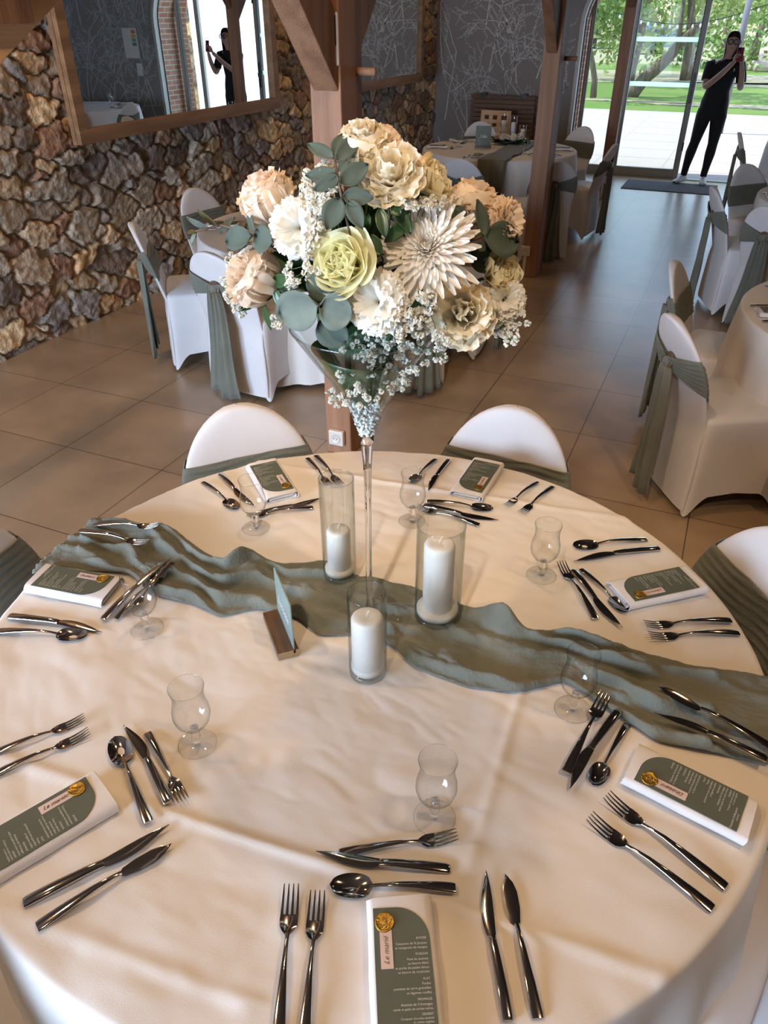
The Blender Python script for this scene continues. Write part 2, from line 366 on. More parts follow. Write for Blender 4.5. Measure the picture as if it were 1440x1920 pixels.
# brick reveal of the opening
mb_ = bpy.data.materials.new('red_brick'); mb_.use_nodes = True; nt = mb_.node_tree; p = nt.nodes['Principled BSDF']; p.inputs['Roughness'].default_value = .85
tc = nd(nt, 'ShaderNodeTexCoord'); sx = nd(nt, 'ShaderNodeSeparateXYZ'); cx = nd(nt, 'ShaderNodeCombineXYZ'); ad = nd(nt, 'ShaderNodeMath', operation='ADD')
nt.links.new(tc.outputs['Object'], sx.inputs[0]); nt.links.new(sx.outputs[0], ad.inputs[0]); nt.links.new(sx.outputs[1], ad.inputs[1]); nt.links.new(ad.outputs[0], cx.inputs[0]); nt.links.new(sx.outputs[2], cx.inputs[1])
br = nd(nt, 'ShaderNodeTexBrick'); br.inputs['Scale'].default_value = 1; br.inputs['Brick Width'].default_value = .22; br.inputs['Row Height'].default_value = .07; br.inputs['Mortar Size'].default_value = .008
br.inputs['Color1'].default_value = (.42, .17, .10, 1); br.inputs['Color2'].default_value = (.50, .26, .16, 1); br.inputs['Mortar'].default_value = (.55, .50, .42, 1)
nt.links.new(cx.outputs[0], br.inputs[0]); nt.links.new(br.outputs[0], p.inputs['Base Color'])
bk = MB()
bk.box((AX0-.35, YB+.12, 0), (AX0+.0, 11.9, ZC)).box((AX1, YB+.12, 0), (AX1+.35, 11.9, ZC))
bk.grid([[(x, YB+.12, arch_z(x)) for x in xs], [(x, 11.9, arch_z(x)) for x in xs]])
bk.grid([[(x, 11.9, arch_z(x)) for x in xs], [(x, 11.9, ZC) for x in xs]])
struct(bk.build('wall_back_brick_reveal', mb_, smooth=False))
# right and rear walls
struct(MB().box((XR, YR-.3, 0), (XR+.25, YB+.6, ZC)).build('wall_right', M_plaster, smooth=False))
RW = MB(); RW.box((XL-.3, YR-.25, 0), (-3.9, YR, ZC)).box((-1.3, YR-.25, 0), (XR, YR, ZC)).box((-3.9, YR-.25, 2.5), (-1.3, YR, ZC)).box((-3.9, YR-.25, 0), (-1.3, YR, .12))
struct(RW.build('wall_rear', M_plaster, smooth=False))
wf = MB()
for x in (-3.9, -2.62, -1.36): wf.box((x, YR-.14, .12), (x+.06, YR-.08, 2.5))
wf.box((-3.9, YR-.14, .12), (-1.3, YR-.08, .2)).box((-3.9, YR-.14, 2.42), (-1.3, YR-.08, 2.5))
wo = struct(wf.build('window_1', M_alu, smooth=False))
MB().box((-3.84, YR-.115, .2), (-1.36, YR-.11, 2.42)).build('pane', M_pane, wo, smooth=False)

# ---------------------------------------------------------------- terrace doors
GY = 11.6
def leaf_frame(name, x0, x1, z1=2.7, s=.07, kindname=None, glass=True):
    f = MB(); f.box((x0, GY-.03, .0), (x0+s, GY+.03, z1)).box((x1-s, GY-.03, .0), (x1, GY+.03, z1)).box((x0+s, GY-.03, .012), (x1-s, GY+.03, .12)).box((x0+s, GY-.03, z1-.1), (x1-s, GY+.03, z1))
    o = struct(f.build(name, M_alu, smooth=False, bevel=.004))
    g = MB().box((x0+s, GY-.032, .12), (x0+s+.008, GY+.032, z1-.1)).box((x1-s-.008, GY-.032, .12), (x1-s, GY+.032, z1-.1)).build('gasket', M_dark, o, smooth=False)
    if glass: MB().box((x0+s, GY-.004, .12), (x1-s, GY+.004, z1-.1)).build('pane', M_pane, o, smooth=False)
    return o
d1 = leaf_frame('door_1', -2.13, -1.62, s=.045)
d2 = leaf_frame('door_2', -1.60, -.70, s=.065)
M_strip = mat('frosted_strip', (.62, .70, .64), .5)
t_ = M_strip.node_tree; tl = nd(t_, 'ShaderNodeBsdfTranslucent'); tl.inputs[0].default_value = (.8, .9, .82, 1); tp = nd(t_, 'ShaderNodeBsdfTransparent'); tp.inputs[0].default_value = (.9, .95, .9, 1)
m1 = nd(t_, 'ShaderNodeMixShader'); m1.inputs[0].default_value = .45; t_.links.new(tl.outputs[0], m1.inputs[1]); t_.links.new(tp.outputs[0], m1.inputs[2]); t_.links.new(m1.outputs[0], t_.nodes['Material Output'].inputs[0])
for y0, y1 in ((69, 78), (153.5, 162.5)):
    za, zb = atY(1240, y1, GY).z, atY(1240, y0, GY).z
    MB().box((-1.53, GY-.008, za), (-.77, GY-.005, zb)).build('frosted_strip', M_strip, d2, smooth=False)
zc = atY(1294, 165, GY).z
hd = MB().box((-.748, GY-.05, zc-.17), (-.722, GY-.03, zc+.17)).box((-.75, GY-.075, zc-.03), (-.72, GY-.03, zc+.03)).build('door_handle', M_black, d2, smooth=False, bevel=.004)
for z in (.35, 2.0): MB().box((-.715, GY-.045, z), (-.695, GY-.03, z+.1)).build('hinge', M_black, d2, smooth=False)
d3 = leaf_frame('door_3', .30, .74, s=.06)
struct(MB().box((-2.13, GY-.06, 0), (.74, GY+.06, .012)).box((-2.13, GY-.06, 2.7), (.74, GY+.06, 2.78)).build('trim_3', M_alu, smooth=False))

# ---------------------------------------------------------------- outside
M_patio = mat('pale_terrace_slabs', (.62, .585, .54), .7, col2=(.58, .55, .50), scale=.6)
tm = M_patio.node_tree
M_lawn = mat('lawn_grass', (.13, .26, .035), .9, col2=(.19, .29, .07), scale=.5, bump=.8, bscale=30)
M_gravel = mat('pale_grass_and_gravel', (.46, .42, .28), .9, col2=(.38, .38, .22), scale=.25)
struct(MB().box((-22, 11.72, -.12), (22, 20.6, -.015)).build('terrace_paving', M_patio, smooth=False))
pj = MB()
for k in range(9): pj.box((-22, 12.4+k*1.0, -.0145), (22, 12.406+k*1.0, -.0135))
for k in range(22): pj.box((-11+k*1.0, 11.8, -.0145), (-10.994+k*1.0, 20.6, -.0135))
struct(pj.build('terrace_paving_joints', mat('slab_joint', (.40, .38, .35), .8), smooth=False))
struct(MB().box((-50, 20.6, -.2), (40, 42, -.02)).build('lawn', M_lawn, smooth=False))
struct(MB().box((-160, 42, -.2), (120, 170, -.02)).build('meadow_ground', M_gravel, smooth=False))
gp = MB()
for (cx_, cy_, rx, ry) in ((-6.5, 33, 9, 3.6), (3.5, 30, 6, 1.3), (-5.5, 23.0, 5, .35), (1, 22.6, 4, .5)):
    gp.add([(cx_+rx*(1+.12*math.sin(5*a))*math.cos(a), cy_+ry*(1+.1*math.sin(7*a))*math.sin(a), -.012) for a in [2*PI*k/40 for k in range(40)]], [tuple(range(40))])
struct(gp.build('pale_lawn_patches', M_gravel, smooth=False))  # flat patches paler than the lawn around them
stone_wall('stone_wing_outside', (1.9, 12.4, -.05), (0, 1, 0), 9, 3.4, (-1, 0, 0), 300, 120, sx=.34, sz=.24, seed=9, bright=1.5)
struct(MB().box((1.93, 12.4, -.05), (2.3, 21.3, 3.35)).build('stone_wing_core', M_plaster, smooth=False))

M_bark = mat('grey_bark', (.20, .165, .125), .9, col2=(.12, .10, .075), scale=6, bump=.8, bscale=14, stretch=(3, 3, .6))
LV = [mat('leaf_green_a', (.13, .24, .05), .6, col2=(.20, .32, .08), scale=1.5), mat('leaf_green_b', (.20, .30, .07), .6, col2=(.30, .36, .12), scale=1.5), mat('leaf_green_dark', (.06, .13, .04), .6, col2=(.10, .19, .05), scale=1.5)]
def crown(mb, c, rad, n, size, rn, flat=.75):
    cl = [(Vector((rn.gauss(0, .55), rn.gauss(0, .55), rn.gauss(0, .5*flat)))*rad, rn.uniform(.22, .42)*rad) for _ in range(14)]
    for _ in range(int(n*1.6)):
        cc, cr = rn.choice(cl); v = Vector((rn.gauss(0, 1), rn.gauss(0, 1), rn.gauss(0, 1))).normalized()*cr*rn.uniform(.6, 1)
        p = Vector(c)+cc+v; a = Vector((rn.gauss(0, 1), rn.gauss(0, 1), rn.gauss(0, 1))).normalized(); b = a.orthogonal().normalized()
        s = .78*size*rn.uniform(.6, 1.3); mb.add([p-a*s, p+b*s*.5, p+a*s, p-b*s*.5], [(0, 1, 2, 3)])
def tree(name, trunks, crowns, leafm, label, seed, size=.16):
    rn = random.Random(seed); base = trunks[0][0][0]
    r = empty(name, base); tag(r, label, 'tree')
    for pts, rad in trunks:
        n = len(pts); MB().tube([Vector(p)-Vector(base) for p in pts], [rad*(1-.55*i/(n-1)) for i in range(n)], 9).build('trunk', M_bark, r)
    mb = MB()
    for c, rad, n in crowns: crown(mb, Vector(c)-Vector(base), rad, n, size, rn)
    tag(mb.build('foliage', leafm, r, smooth=False), kind='stuff')
    return r
def trunk_px(pts, r): return [atR(x, y, r) for x, y in pts]
rA = math.hypot(*at(1183, 180)[:2]); 
tA = trunk_px([(1180, 183), (1192, 168), (1208, 147), (1232, 128), (1254, 108), (1272, 84), (1288, 66), (1308, 52), (1330, 30)], rA)
tA2 = trunk_px([(1270, 88), (1274, 60), (1278, 30), (1284, -10)], rA)
tree('curved_tree', [(tA, .19), (tA2, .09)], [((tA[-1].x-.5, tA[-1].y, 3.9), 2.0, 1500), ((tA[4].x-1.4, tA[4].y+.6, 4.6), 1.5, 800)], LV[1], 'tree on the lawn with a thick trunk bent sharply to the right', 1, .13)
rB = math.hypot(*at(1180, 152)[:2])
tree('garden_tree', [(trunk_px([(1178, 152), (1184, 125), (1193, 95), (1201, 62), (1209, 30), (1216, -15)], rB), .2)], [(atR(1196, 5, rB)+Vector((-.4, 0, 1.9)), 2.3, 1500)], LV[0], 'tree with a straight leaning trunk left of the bent tree, seen through the glass door', 2, .17)
rC_ = math.hypot(*at(1288, 150)[:2])
tree('garden_tree', [(trunk_px([(1285, 150), (1290, 115), (1294, 80), (1296, 45), (1297, 0), (1299, -30)], rC_), .21)], [(atR(1318, -8, rC_)+Vector((0, 0, .9)), 2.9, 1600)], LV[1], 'tree with a pale upright trunk just left of the doorway stile', 3, .17)
rD = math.hypot(*at(1113, 183)[:2])
tree('young_tree', [(trunk_px([(1112, 183), (1115, 150), (1111, 120), (1106, 90), (1103, 60), (1099, 25)], rD), .09)], [(atR(1112, -10, rD)+Vector((0, 0, .4)), 1.3, 700)], LV[0], 'slim young tree seen through the left fixed pane', 4, .12)
for i, (px, py, rr, rad, n, mm, lb) in enumerate([(1118, 38, 62, 3.6, 1500, 0, 'broad green bush seen left of the far post beyond the drive'), (1205, 22, 84, 8.5, 1400, 2, 'dark hedge tree behind the parked car'), (1335, 20, 70, 8, 1600, 0, 'green tree mass in the background left of the woman'),
        (1425, 45, 40, 3.6, 1700, 0, 'dense leafy bush to the right of the woman'), (1372, 8, 46, 3.0, 1100, 1, 'pale foliage above the woman by the grey pole'), (1262, 10, 95, 8, 1200, 1, 'light green tree far behind the bent tree'), (1160, 12, 90, 8, 1200, 2, 'far dark tree behind the far post')]):
    c = atR(px, py, rr); base = (c.x, c.y, -.02)
    tree('background_tree', [([base, (c.x+.1, c.y, max(.6, c.z))], .25)], [((c.x, c.y, max(c.z, rad*.45)), rad, n)], LV[mm], lb, 20+i, .30 if rr > 50 else .16)
# car
cc = at(1229, 90)*.86; cc.z = -.02
car = empty('parked_car', cc, math.radians(62)); tag(car, 'small blue car parked beyond the lawn among the trees', 'car')
M_car = mat('blue_car_paint', (.06, .14, .30), .25, metal=.3, coat=.6); M_tyre = mat('black_rubber', (.015, .015, .016), .8); M_cg = mat('dark_car_glass', (.12, .18, .22), .08, scale=2)
prof = [(-2.0, .35), (-2.05, .75), (-1.9, 1.0), (-1.5, 1.42), (-.6, 1.52), (.35, 1.46), (1.0, 1.02), (1.85, .88), (2.05, .6), (2.0, .32)]
cb = MB(); secs = []
for yy, k, kz in ((-.85, 1, .0), (-.86, .98, .0), (-.7, 1, .02), (0, 1.01, .05), (.7, 1, .02), (.86, .98, .0)):
    secs.append([(x*k, yy*(1 if z < 1.05 else .82), z+kz) for x, z in prof])
cb.grid(secs)
cb.add([secs[0][i] for i in range(len(prof))], [tuple(range(len(prof)))]); cb.add([secs[-1][i] for i in range(len(prof))], [tuple(range(len(prof)))])
cb.build('body', M_car, car, auto=.6)
MB().box((-1.35, -.80, 1.06), (.55, .80, 1.36)).build('side_windows', M_cg, car, smooth=False)
MB().add([(.40, -.62, 1.46), (.40, .62, 1.46), (1.0, .74, 1.06), (1.0, -.74, 1.06)], [(0, 1, 2, 3)]).build('windscreen', M_cg, car, smooth=False, solid=.02)
for sx_ in (-1.3, 1.3):
    for sy in (-.8, .8):
        MB().lathe([(.0, -.1), (.31, -.1), (.33, -.05), (.33, .05), (.31, .1), (0, .1)], 20, TR((sx_, sy, .33), 0, PI/2)).build('wheel', M_tyre, car)
# string lights, pole, rocks
pa, pb = atR(1150, 22, 20), atR(1440, 8, 20)
sl = empty('string_lights', pa); tag(sl, 'string of small clear bulbs hung across the terrace', 'string lights')
pts = [Vector((0, 0, 0)).lerp(pb-pa, t/20)+Vector((0, 0, -.28*math.sin(PI*t/20))) for t in range(21)]
MB().tube(pts, .008, 5).build('cable', M_black, sl)
for k in range(1, 20, 1): MB().lathe([(.0, -.09), (.022, -.075), (.026, -.05), (.012, -.02), (.0, 0)], 8, Matrix.Translation(pts[k])).build('bulb', M_plastic, sl)
pp_ = atR(1383, 100, 17.0); tag(MB().tube([(pp_.x, pp_.y, -.02), (pp_.x, pp_.y, 3.2)], .055, 12).build('terrace_pole', mat('grey_pole', (.22, .24, .28), .4)), 'grey metal pole standing behind the woman', 'pole')
for i, (px, py, s_) in enumerate([(1418, 118, .30), (1434, 112, .38), (1408, 125, .2), (1428, 127, .24), (1444, 124, .3)]):
    g_ = at(px, py+6); rn = random.Random(i); b = bmesh.new(); bmesh.ops.create_icosphere(b, subdivisions=2, radius=s_*1.6)
    for v in b.verts: v.co *= 1+.25*mnoise.noise(v.co*3+Vector((i, 0, 0))); v.co.z *= .7
    me = bpy.data.meshes.new('garden_rock'); b.to_mesh(me); b.free(); me.materials.append(mat('pale_rock', (.5, .44, .38), .9, bump=.5)); o = bpy.data.objects.new('garden_rock', me); C.collection.objects.link(o); o.location = (g_.x, g_.y, s_*.6)
    tag(o, ['rounded pale rock at the left of the rock pile', 'largest pale rock of the pile by the bush', 'small flat rock at the foot of the pile', 'low rock in front of the pile', 'pale rock at the right end of the pile'][i], 'rock', 'rocks by the lawn')

# ---------------------------------------------------------------- posts and timber
def post(x0, x1, y0, y1, label, braces, peg=None, second=None):
    r = empty('timber_post', ((x0+x1)/2, (y0+y1)/2, 0)); tag(r, label, 'post'); o = Vector(r.location)
    def bx(a, b, n, mt=M_woodp): return MB().box(Vector(a)-o, Vector(b)-o).build(n, mt, r, smooth=False, bevel=.006)
    bx((x0, y0, 0), (x1, y1, ZC), 'post_shaft')
    if second: bx(*second, 'post_cladding', M_wood)
    for (sgn, zb, xx0, xx1, th) in braces:
        yb = y0 if sgn < 0 else y1; L = ZC-zb; k = .95
        b = MB(); y_ = lambda d: yb+sgn*d
        P = [(y_(-.02), zb), (y_(L*k), ZC), (y_(L*k-th), ZC) , (y_(-.02), zb+th*1.15)]
        b.add([(xx0, q[0], q[1]) for q in P]+[(xx1, q[0], q[1]) for q in P], [(0, 1, 2, 3), (7, 6, 5, 4), (0, 4, 5, 1), (1, 5, 6, 2), (2, 6, 7, 3), (3, 7, 4, 0)], Matrix.Translation(-o))
        b.build('brace', M_wood, r, smooth=False, bevel=.005)
    if peg: MB().tube([Vector(peg)-o, Vector(peg)-o+Vector((.11, 0, 0))], .016, 10).build('peg', M_woodp, r)
    return r
post(-1.59, -1.455, 2.93, 3.07, 'stout timber post rising behind the centrepiece, nearest to the camera', [(-1, 1.585, -1.575, -1.465, .22), (1, 1.62, -1.565, -1.475, .19)], peg=(-1.49, 3.09, 1.665), second=((-1.585, 3.07, 0), (-1.47, 3.16, ZC)))
post(-1.48, -1.35, 6.32, 6.46, 'timber post beside the back table, second from the camera', [(-1, 1.60, -1.455, -1.375, .24), (1, 1.66, -1.455, -1.375, .22)], peg=(-1.38, 6.56, 1.58), second=((-1.475, 6.46, 0), (-1.365, 6.62, ZC)))
post(-1.47, -1.35, 9.86, 9.98, 'dark timber post in front of the terrace door, farthest away', [(1, 1.75, -1.45, -1.37, .2), (-1, 1.9, -1.45, -1.37, .2)])
def outlet(name, loc, label, cable=True):
    r = empty(name, loc); tag(r, label, 'socket')
    MB().box((-.04, -.028, -.04), (.04, 0, .04)).build('socket_housing', M_plastic, r, smooth=False, bevel=.006)
    MB().lathe([(.0005, .0), (.019, .0), (.023, .003), (.025, .003), (.025, 0)], 20, TR((0, -.0295, 0), 0, PI/2)).build('socket_ring', M_plastic, r)
    for dx in (-.009, .009): MB().lathe([(.0025, 0), (.0025, .001)], 8, TR((dx, -.0295, 0), 0, PI/2), cap1=True).build('contact_hole', M_black, r)
    if cable: MB().box((-.012, -.012, -.21), (.012, 0, -.04)).build('cable_channel', M_plastic, r, smooth=False)
outlet('wall_socket', (-1.525, 2.93, .10), 'white plastic socket at the foot of the post behind the centrepiece', False)
outlet('wall_socket', (-1.455, 6.32, .215), 'white socket with cable channel low on the post beside the back table')
outlet('wall_socket', (-1.42, 9.86, .215), 'white socket with cable channel low on the farthest post')
tb = empty('wall_thermostat', (-1.497, 2.93, 1.80)); tag(tb, 'black and white thermostat fixed high on the nearest post', 'thermostat')
MB().box((-.042, -.012, -.11), (.042, 0, .06)).build('back_plate', M_plastic, tb, smooth=False, bevel=.006)
MB().box((-.036, -.02, -.045), (.036, -.012, .052)).build('screen', M_black, tb, smooth=False, bevel=.004)
MB().lathe([(.0, .004), (.012, .004), (.013, 0)], 18, TR((.014, -.02, .02), 0, PI/2)).build('dial', M_plastic, tb)
# staircase at the top left
st = empty('timber_staircase', (-2.3, 2.3, 0)); tag(st, 'light timber staircase with a broad stringer at the upper left', 'staircase')
a0, a1 = Vector((2.449, 1.894)), Vector((2.112, 1.713)); dv = (a0-a1).normalized(); nv_ = Vector((-dv.y, dv.x))
p0 = a1-dv*1.35; p1 = a0+dv*1.6
P = [p0, p1, p1+nv_*.3, p0+nv_*.3]
MB().add([(0, q.x-2.3, q.y) for q in P]+[(-.05, q.x-2.3, q.y) for q in P], [(0, 1, 2, 3), (7, 6, 5, 4), (0, 4, 5, 1), (1, 5, 6, 2), (2, 6, 7, 3), (3, 7, 4, 0)]).build('stringer', M_wood_y, st, smooth=False, bevel=.004)
MB().add([(-.75, q.x-2.3, q.y) for q in P]+[(-.8, q.x-2.3, q.y) for q in P], [(0, 1, 2, 3), (7, 6, 5, 4), (0, 4, 5, 1), (1, 5, 6, 2), (2, 6, 7, 3), (3, 7, 4, 0)]).build('stringer', M_wood_y, st, smooth=False, bevel=.004)
for k in range(9):
    q = p0+dv*(.25+.34*k)+nv_*.2; MB().box((-.75, q.x-2.3-.13, q.y-.02), (-.05, q.x-2.3+.13, q.y+.02)).build('tread', M_wood_y, st, smooth=False)
q = p0+nv_*.15
for xx in (-.05, -.8): MB().box((xx-.02, q.x-2.3-.05, 0), (xx+.07, q.x-2.3+.05, q.y+.2)).build('newel_post', M_wood_y, st, smooth=False)
MB().box((.0, 2.05-2.3, 1.826), (.07, 2.235-2.3, 2.02)).build('cross_beam', M_wood, st, smooth=False, bevel=.004)

# ---------------------------------------------------------------- mirrors on the stone wall
M_mirror = mat('silvered_mirror', (.90, .92, .91), 0.0, metal=1, col2=(.90, .92, .91))
def wall_mirror(y0, y1, z0, z1, label, x=-3.93):
    r = empty('wall_mirror', (x-.05, (y0+y1)/2, z0)); tag(r, label, 'mirror'); o = Vector(r.location); t = .085
    MB().add([Vector(q)-o for q in ((x-.012, y0+t*.8, z0+t*.8), (x-.012, y1-t*.8, z0+t*.8), (x-.012, y1-t*.8, z1-t*.8), (x-.012, y0+t*.8, z1-t*.8))], [(0, 1, 2, 3)]).build('mirror_glass', M_mirror, r, smooth=False)
    MB().box(Vector((x-.05, y0, z0))-o, Vector((x-.014, y1, z1))-o).build('backing_board', M_frame, r, smooth=False)
    for a, b in (((x-.02, y0, z0), (x+.02, y1, z0+t)), ((x-.02, y0, z1-t), (x+.02, y1, z1))):
        MB().box(Vector(a)-o, Vector(b)-o).build('frame_rail', M_frame, r, smooth=False, bevel=.003)
    for a, b in (((x-.02, y0, z0+t), (x+.02, y0+t, z1-t)), ((x-.02, y1-t, z0+t), (x+.02, y1, z1-t))):
        MB().box(Vector(a)-o, Vector(b)-o).build('frame_stile', M_frame, r, smooth=False, bevel=.003)
wall_mirror(4.09, 6.64, 1.15, 2.42, 'large mirror in a rough timber frame on the stone wall, at the left')
wall_mirror(7.75, 10.24, 1.155, 2.42, 'framed mirror farther along the stone wall, right of the nearest post')
# notices by the right of the doors (seen in the mirror)
nb = empty('framed_notice', (1.24, YB-.02, 1.28)); tag(nb, 'framed notice with coloured stripes on the papered wall, seen in the mirror', 'notice')
MB().box((-.15, 0, 0), (.15, .018, .42)).build('frame', M_alu, nb, smooth=False); MB().box((-.135, -.002, .015), (.135, 0, .405)).build('sheet', M_plastic, nb, smooth=False)
for k, c_ in enumerate([(.6, .2, .1), (.7, .4, .1), (.2, .4, .2), (.15, .3, .15)]): MB().box((-.11, -.004, .34-k*.055), (-.03, -.002, .385-k*.055)).build('colour_bar', mat('bar%d' % k, c_, .5), nb, smooth=False)
tag(MB().box((1.10, YB-.006, 1.05), (1.21, YB-.002, 1.22)).build('paper_notice', M_plastic, smooth=False), 'small white sheet pinned below the framed notice', 'notice')
# bird cage lantern
cg = empty('birdcage_lantern', (2.65, 10.75, 1.15)); tag(cg, 'black wire birdcage lantern hanging by the papered wall, seen in the mirror', 'lantern')
wm = MB()
for k in range(14):
    a = 2*PI*k/14; wm.tube([(.13*math.cos(a), .13*math.sin(a), 0), (.13*math.cos(a), .13*math.sin(a), .4), (.10*math.cos(a), .10*math.sin(a), .47), (.0, 0, .53)], .004, 5)
for z in (0, .2, .4): wm.torus(.13, .005, Matrix.Translation((0, 0, z)))
wm.build('wire_cage', M_black, cg); MB().lathe([(.14, 0), (.14, .015)], 24, cap0=True, cap1=True).build('cage_floor', M_black, cg)
MB().tube([(0, 0, .53), (0, 0, ZC-1.15)], .004, 5).build('hanging_wire', M_black, cg)
# shutter and crate by the back wall
sh = empty('wooden_shutter', (-3.03, 10.83, 0)); tag(sh, 'large brown slatted wooden panel leaning on the papered wall', 'panel')
Ml = mat('brown_slat_wood', (.17, .085, .045), .55, col2=(.11, .055, .03), scale=3, stretch=(.5, 4, 4))
T = TR((0, 0, 0), 0, -.10)
for k in range(18): MB().box((-.44, -.012, .03+k*.053), (.44, .012, .03+k*.053+.046), T).build('slat', Ml, sh, smooth=False, bevel=.003)
for x in (-.38, 0, .38): MB().box((x-.03, .012, .0), (x+.03, .035, .985), T).build('batten', Ml, sh, smooth=False)
for x in (-.27, .27): MB().box((x-.04, -.02, .95), (x+.04, .015, 1.0), T).build('hinge', M_black, sh, smooth=False)
cr_ = empty('slatted_seat_back', (-3.0, 10.45, 0)); tag(cr_, 'pale wooden slatted panel with cut-out slots in front of the brown one', 'panel')
T = TR((0, 0, 0), 0, -.12)
for k, z in enumerate((.46, .53, .61, .69, .78)): MB().box((-.2, -.01, z), (.2, .01, z+(.04 if k < 4 else .055)), T).build('rail', M_wood_y, cr_, smooth=False)
for x in (-.2, -.09, .02, .15): MB().box((x, -.011, 0 if x in (-.2, .15) else .46), (x+.05, .011, .83), T).build('upright', M_wood_y, cr_, smooth=False)
# door mat
tag(MB().box((-1.30, 10.62, 0), (-.16, 11.28, .009)).build('door_mat', mat('grey_mat', (.10, .095, .10), .95, scale=30, bump=.6, bscale=200), smooth=False, bevel=.003), 'thin grey door mat in front of the terrace doors', 'mat')
# ceiling spot fittings
for i, (x, y, z, e) in enumerate(SPOTS):
    r = empty('ceiling_spotlight', (x, y, ZC)); tag(r, 'round black ceiling spotlight above the tables', 'light', 'ceiling spotlights')
    MB().lathe([(.06, 0), (.06, -.14), (.052, -.14), (.05, -.06)], 20).build('spot_housing', M_black, r)

# ---------------------------------------------------------------- banquet chair
def make_chair():
    r = empty('banquet_chair'); mb = MB()
    N = 40
    def sq(t, hw, hd, rr=.05):      # rounded square perimeter param
        a = 2*PI*t; c, s = math.cos(a), math.sin(a); e = .22
        return (math.copysign(abs(c)**e, c)*hw, math.copysign(abs(s)**e, s)*hd)
    rings = []
    for k in range(9):
        f = k/8
        ring_ = []
        for j in range(N*2):
            t = j/(N*2); a = 2*PI*t
            cornr = abs(math.sin(2*a))            # 1 at corners
            corn = cornr**1.2
            hem = .012+.105*(1-corn)**1.0
            z = hem+(.455-hem)*f
            pin = 1-.085*(1-corn)*math.sin(PI*min(1, f*1.1)*.5+.35)*(1-f)**.6
            fl = 1+.06*(1-f)**2*corn
            x, y = sq(t, .218*pin*fl, .215*pin*fl)
            ring_.append((x, y, z))
        rings.append(ring_)
    for s_, z in ((.985, .468), (.93, .478), (.6, .488), (.2, .492), (.01, .492)):
        rings.append([(sq(j/(N*2), .218*s_, .215*s_)[0], sq(j/(N*2), .218*s_, .215*s_)[1], z) for j in range(N*2)])
    mb.grid(rings, wrap=True)
    # back slab
    def slab(z):   # centre y, half width, half thickness
        y = -.195-.26*max(0, z-.42)-.10*max(0, z-.42)**2
        if z < .60: w_ = .212-.012*math.sin(PI*min(1, max(0, (z-.2)/.42)))
        else: w_ = .212*math.sqrt(max(0, 1-((z-.60)/.252)**2))
        return y, w_, .017+.004*math.sin(z*9)
    zs = [.04, .15, .25, .35, .42, .48, .54, .58]+[.60+.252*math.sin(PI/2*k/14) for k in range(15)]
    rows = []
    for z in zs:
        y, w_, th = slab(z); w_ = max(w_, .001); th = th*min(1, w_/.05+.15)
        if z < .4: y = -.205+.03*(z-.4)
        row = []
        for j in range(36):
            a = 2*PI*j/36; c, s = math.cos(a), math.sin(a)
            xx = math.copysign(abs(c)**.55, c)*w_; curve = .035*(1-(xx/.22)**2)*(1 if z > .45 else max(0, (z-.3)/.15))
            row.append((xx, y-curve*.6+math.copysign(abs(s)**.8, s)*th, z))
        rows.append(row)
    mb.grid(rows, wrap=True)
    mb.build('chair_cover', M_cover, r)
    # sash: front band folding round the back and gathered to a ring behind
    sb = MB(); rows = []
    NS = 96; NV = 26; zr = .665
    for i in range(NS+1):
        t = i/NS; a = -PI/2+2*PI*t             # start and end at rear centre (-y)
        c, s = math.cos(a), math.sin(a)
        rear = max(0, -s)                       # 1 rear centre
        row = []
        for j in range(NV+1):
            v = j/NV-.5
            xfrac = min(1, abs(c)**.55)
            gather = (1-xfrac)*(s < 0)
            hh = .145*(1-.72*gather)
            zz = zr-.01+v*hh-.02*(s > 0)+(.0 if s > 0 else -.0)
            y, w_, th = slab(zz); th = max(th*min(1, w_/.05+.15), .01)
            xx = math.copysign(abs(c)**.55, c)*(w_+.006)
            curve = .035*(1-(xx/.22)**2)
            pl = .004*math.sin(v*44+3*math.sin(xx*9)+1.5*math.sin(xx*23))
            yy = y-curve*.6+math.copysign(abs(s)**.8, s)*(th+.006+pl)-.022*gather
            row.append((xx, yy, zz))
        rows.append(row)
    sb.grid(rows)
    # tails
    yk = slab(zr)[0]-.045
    for sd, x0, L in ((-1, -.035, .57), (1, .03, .60)):
        rows = []
        for i in range(16):
            f = i/15; z = zr-.02-L*f
            wv = .022+.055*f**.8
            yb_ = min(yk-.012, -.245) if f > .35 else yk-.012+(min(yk-.012, -.245)-(yk-.012))*f/.35
            row = []
            for j in range(17):
                u = j/8-1
                row.append((x0*(.4+f)+u*wv+.008*math.sin(f*5+sd), yb_-.012*(1-u*u)+.011*math.sin(u*7+f*3+sd)-.01*(sd > 0), z+.012*u*(f > .9)))
            rows.append(row)
        sb.grid(rows)
    sb.build('sash', M_sage, r, solid=.003)
    rg = MB().torus(.034, .009, TR((0, yk-.016, zr-.01), 0, PI/2-.2)); rg.build('sash_ring', M_brown, r)
    kn = MB().lathe([(.001, -.02), (.02, -.018), (.027, 0), (.02, .018), (.001, .02)], 16, TR((0, yk-.012, zr-.01), 0, PI/2)); kn.build('sash_knot', M_sage, r)
    return r
chair0 = make_chair(); first = [True]
def chair(x, y, fx, fy, label, group):
    o = chair0 if first[0] else copy_tree(chair0); first[0] = False
    o.location = (x, y, 0); o.rotation_euler = (0, 0, math.atan2(fy, fx)-PI/2)
    tag(o, label, 'chair', group); return o
TC = Vector((-.503, 1.062, 0)); TRAD = .812
SEAT = dict(nearest=-61.3, lower_left=-114.2, left=-169.5, far_left=138.1, far_right=87.0, right=35.0, lower_right=-12.7)
G1 = 'covered chairs round the main table'
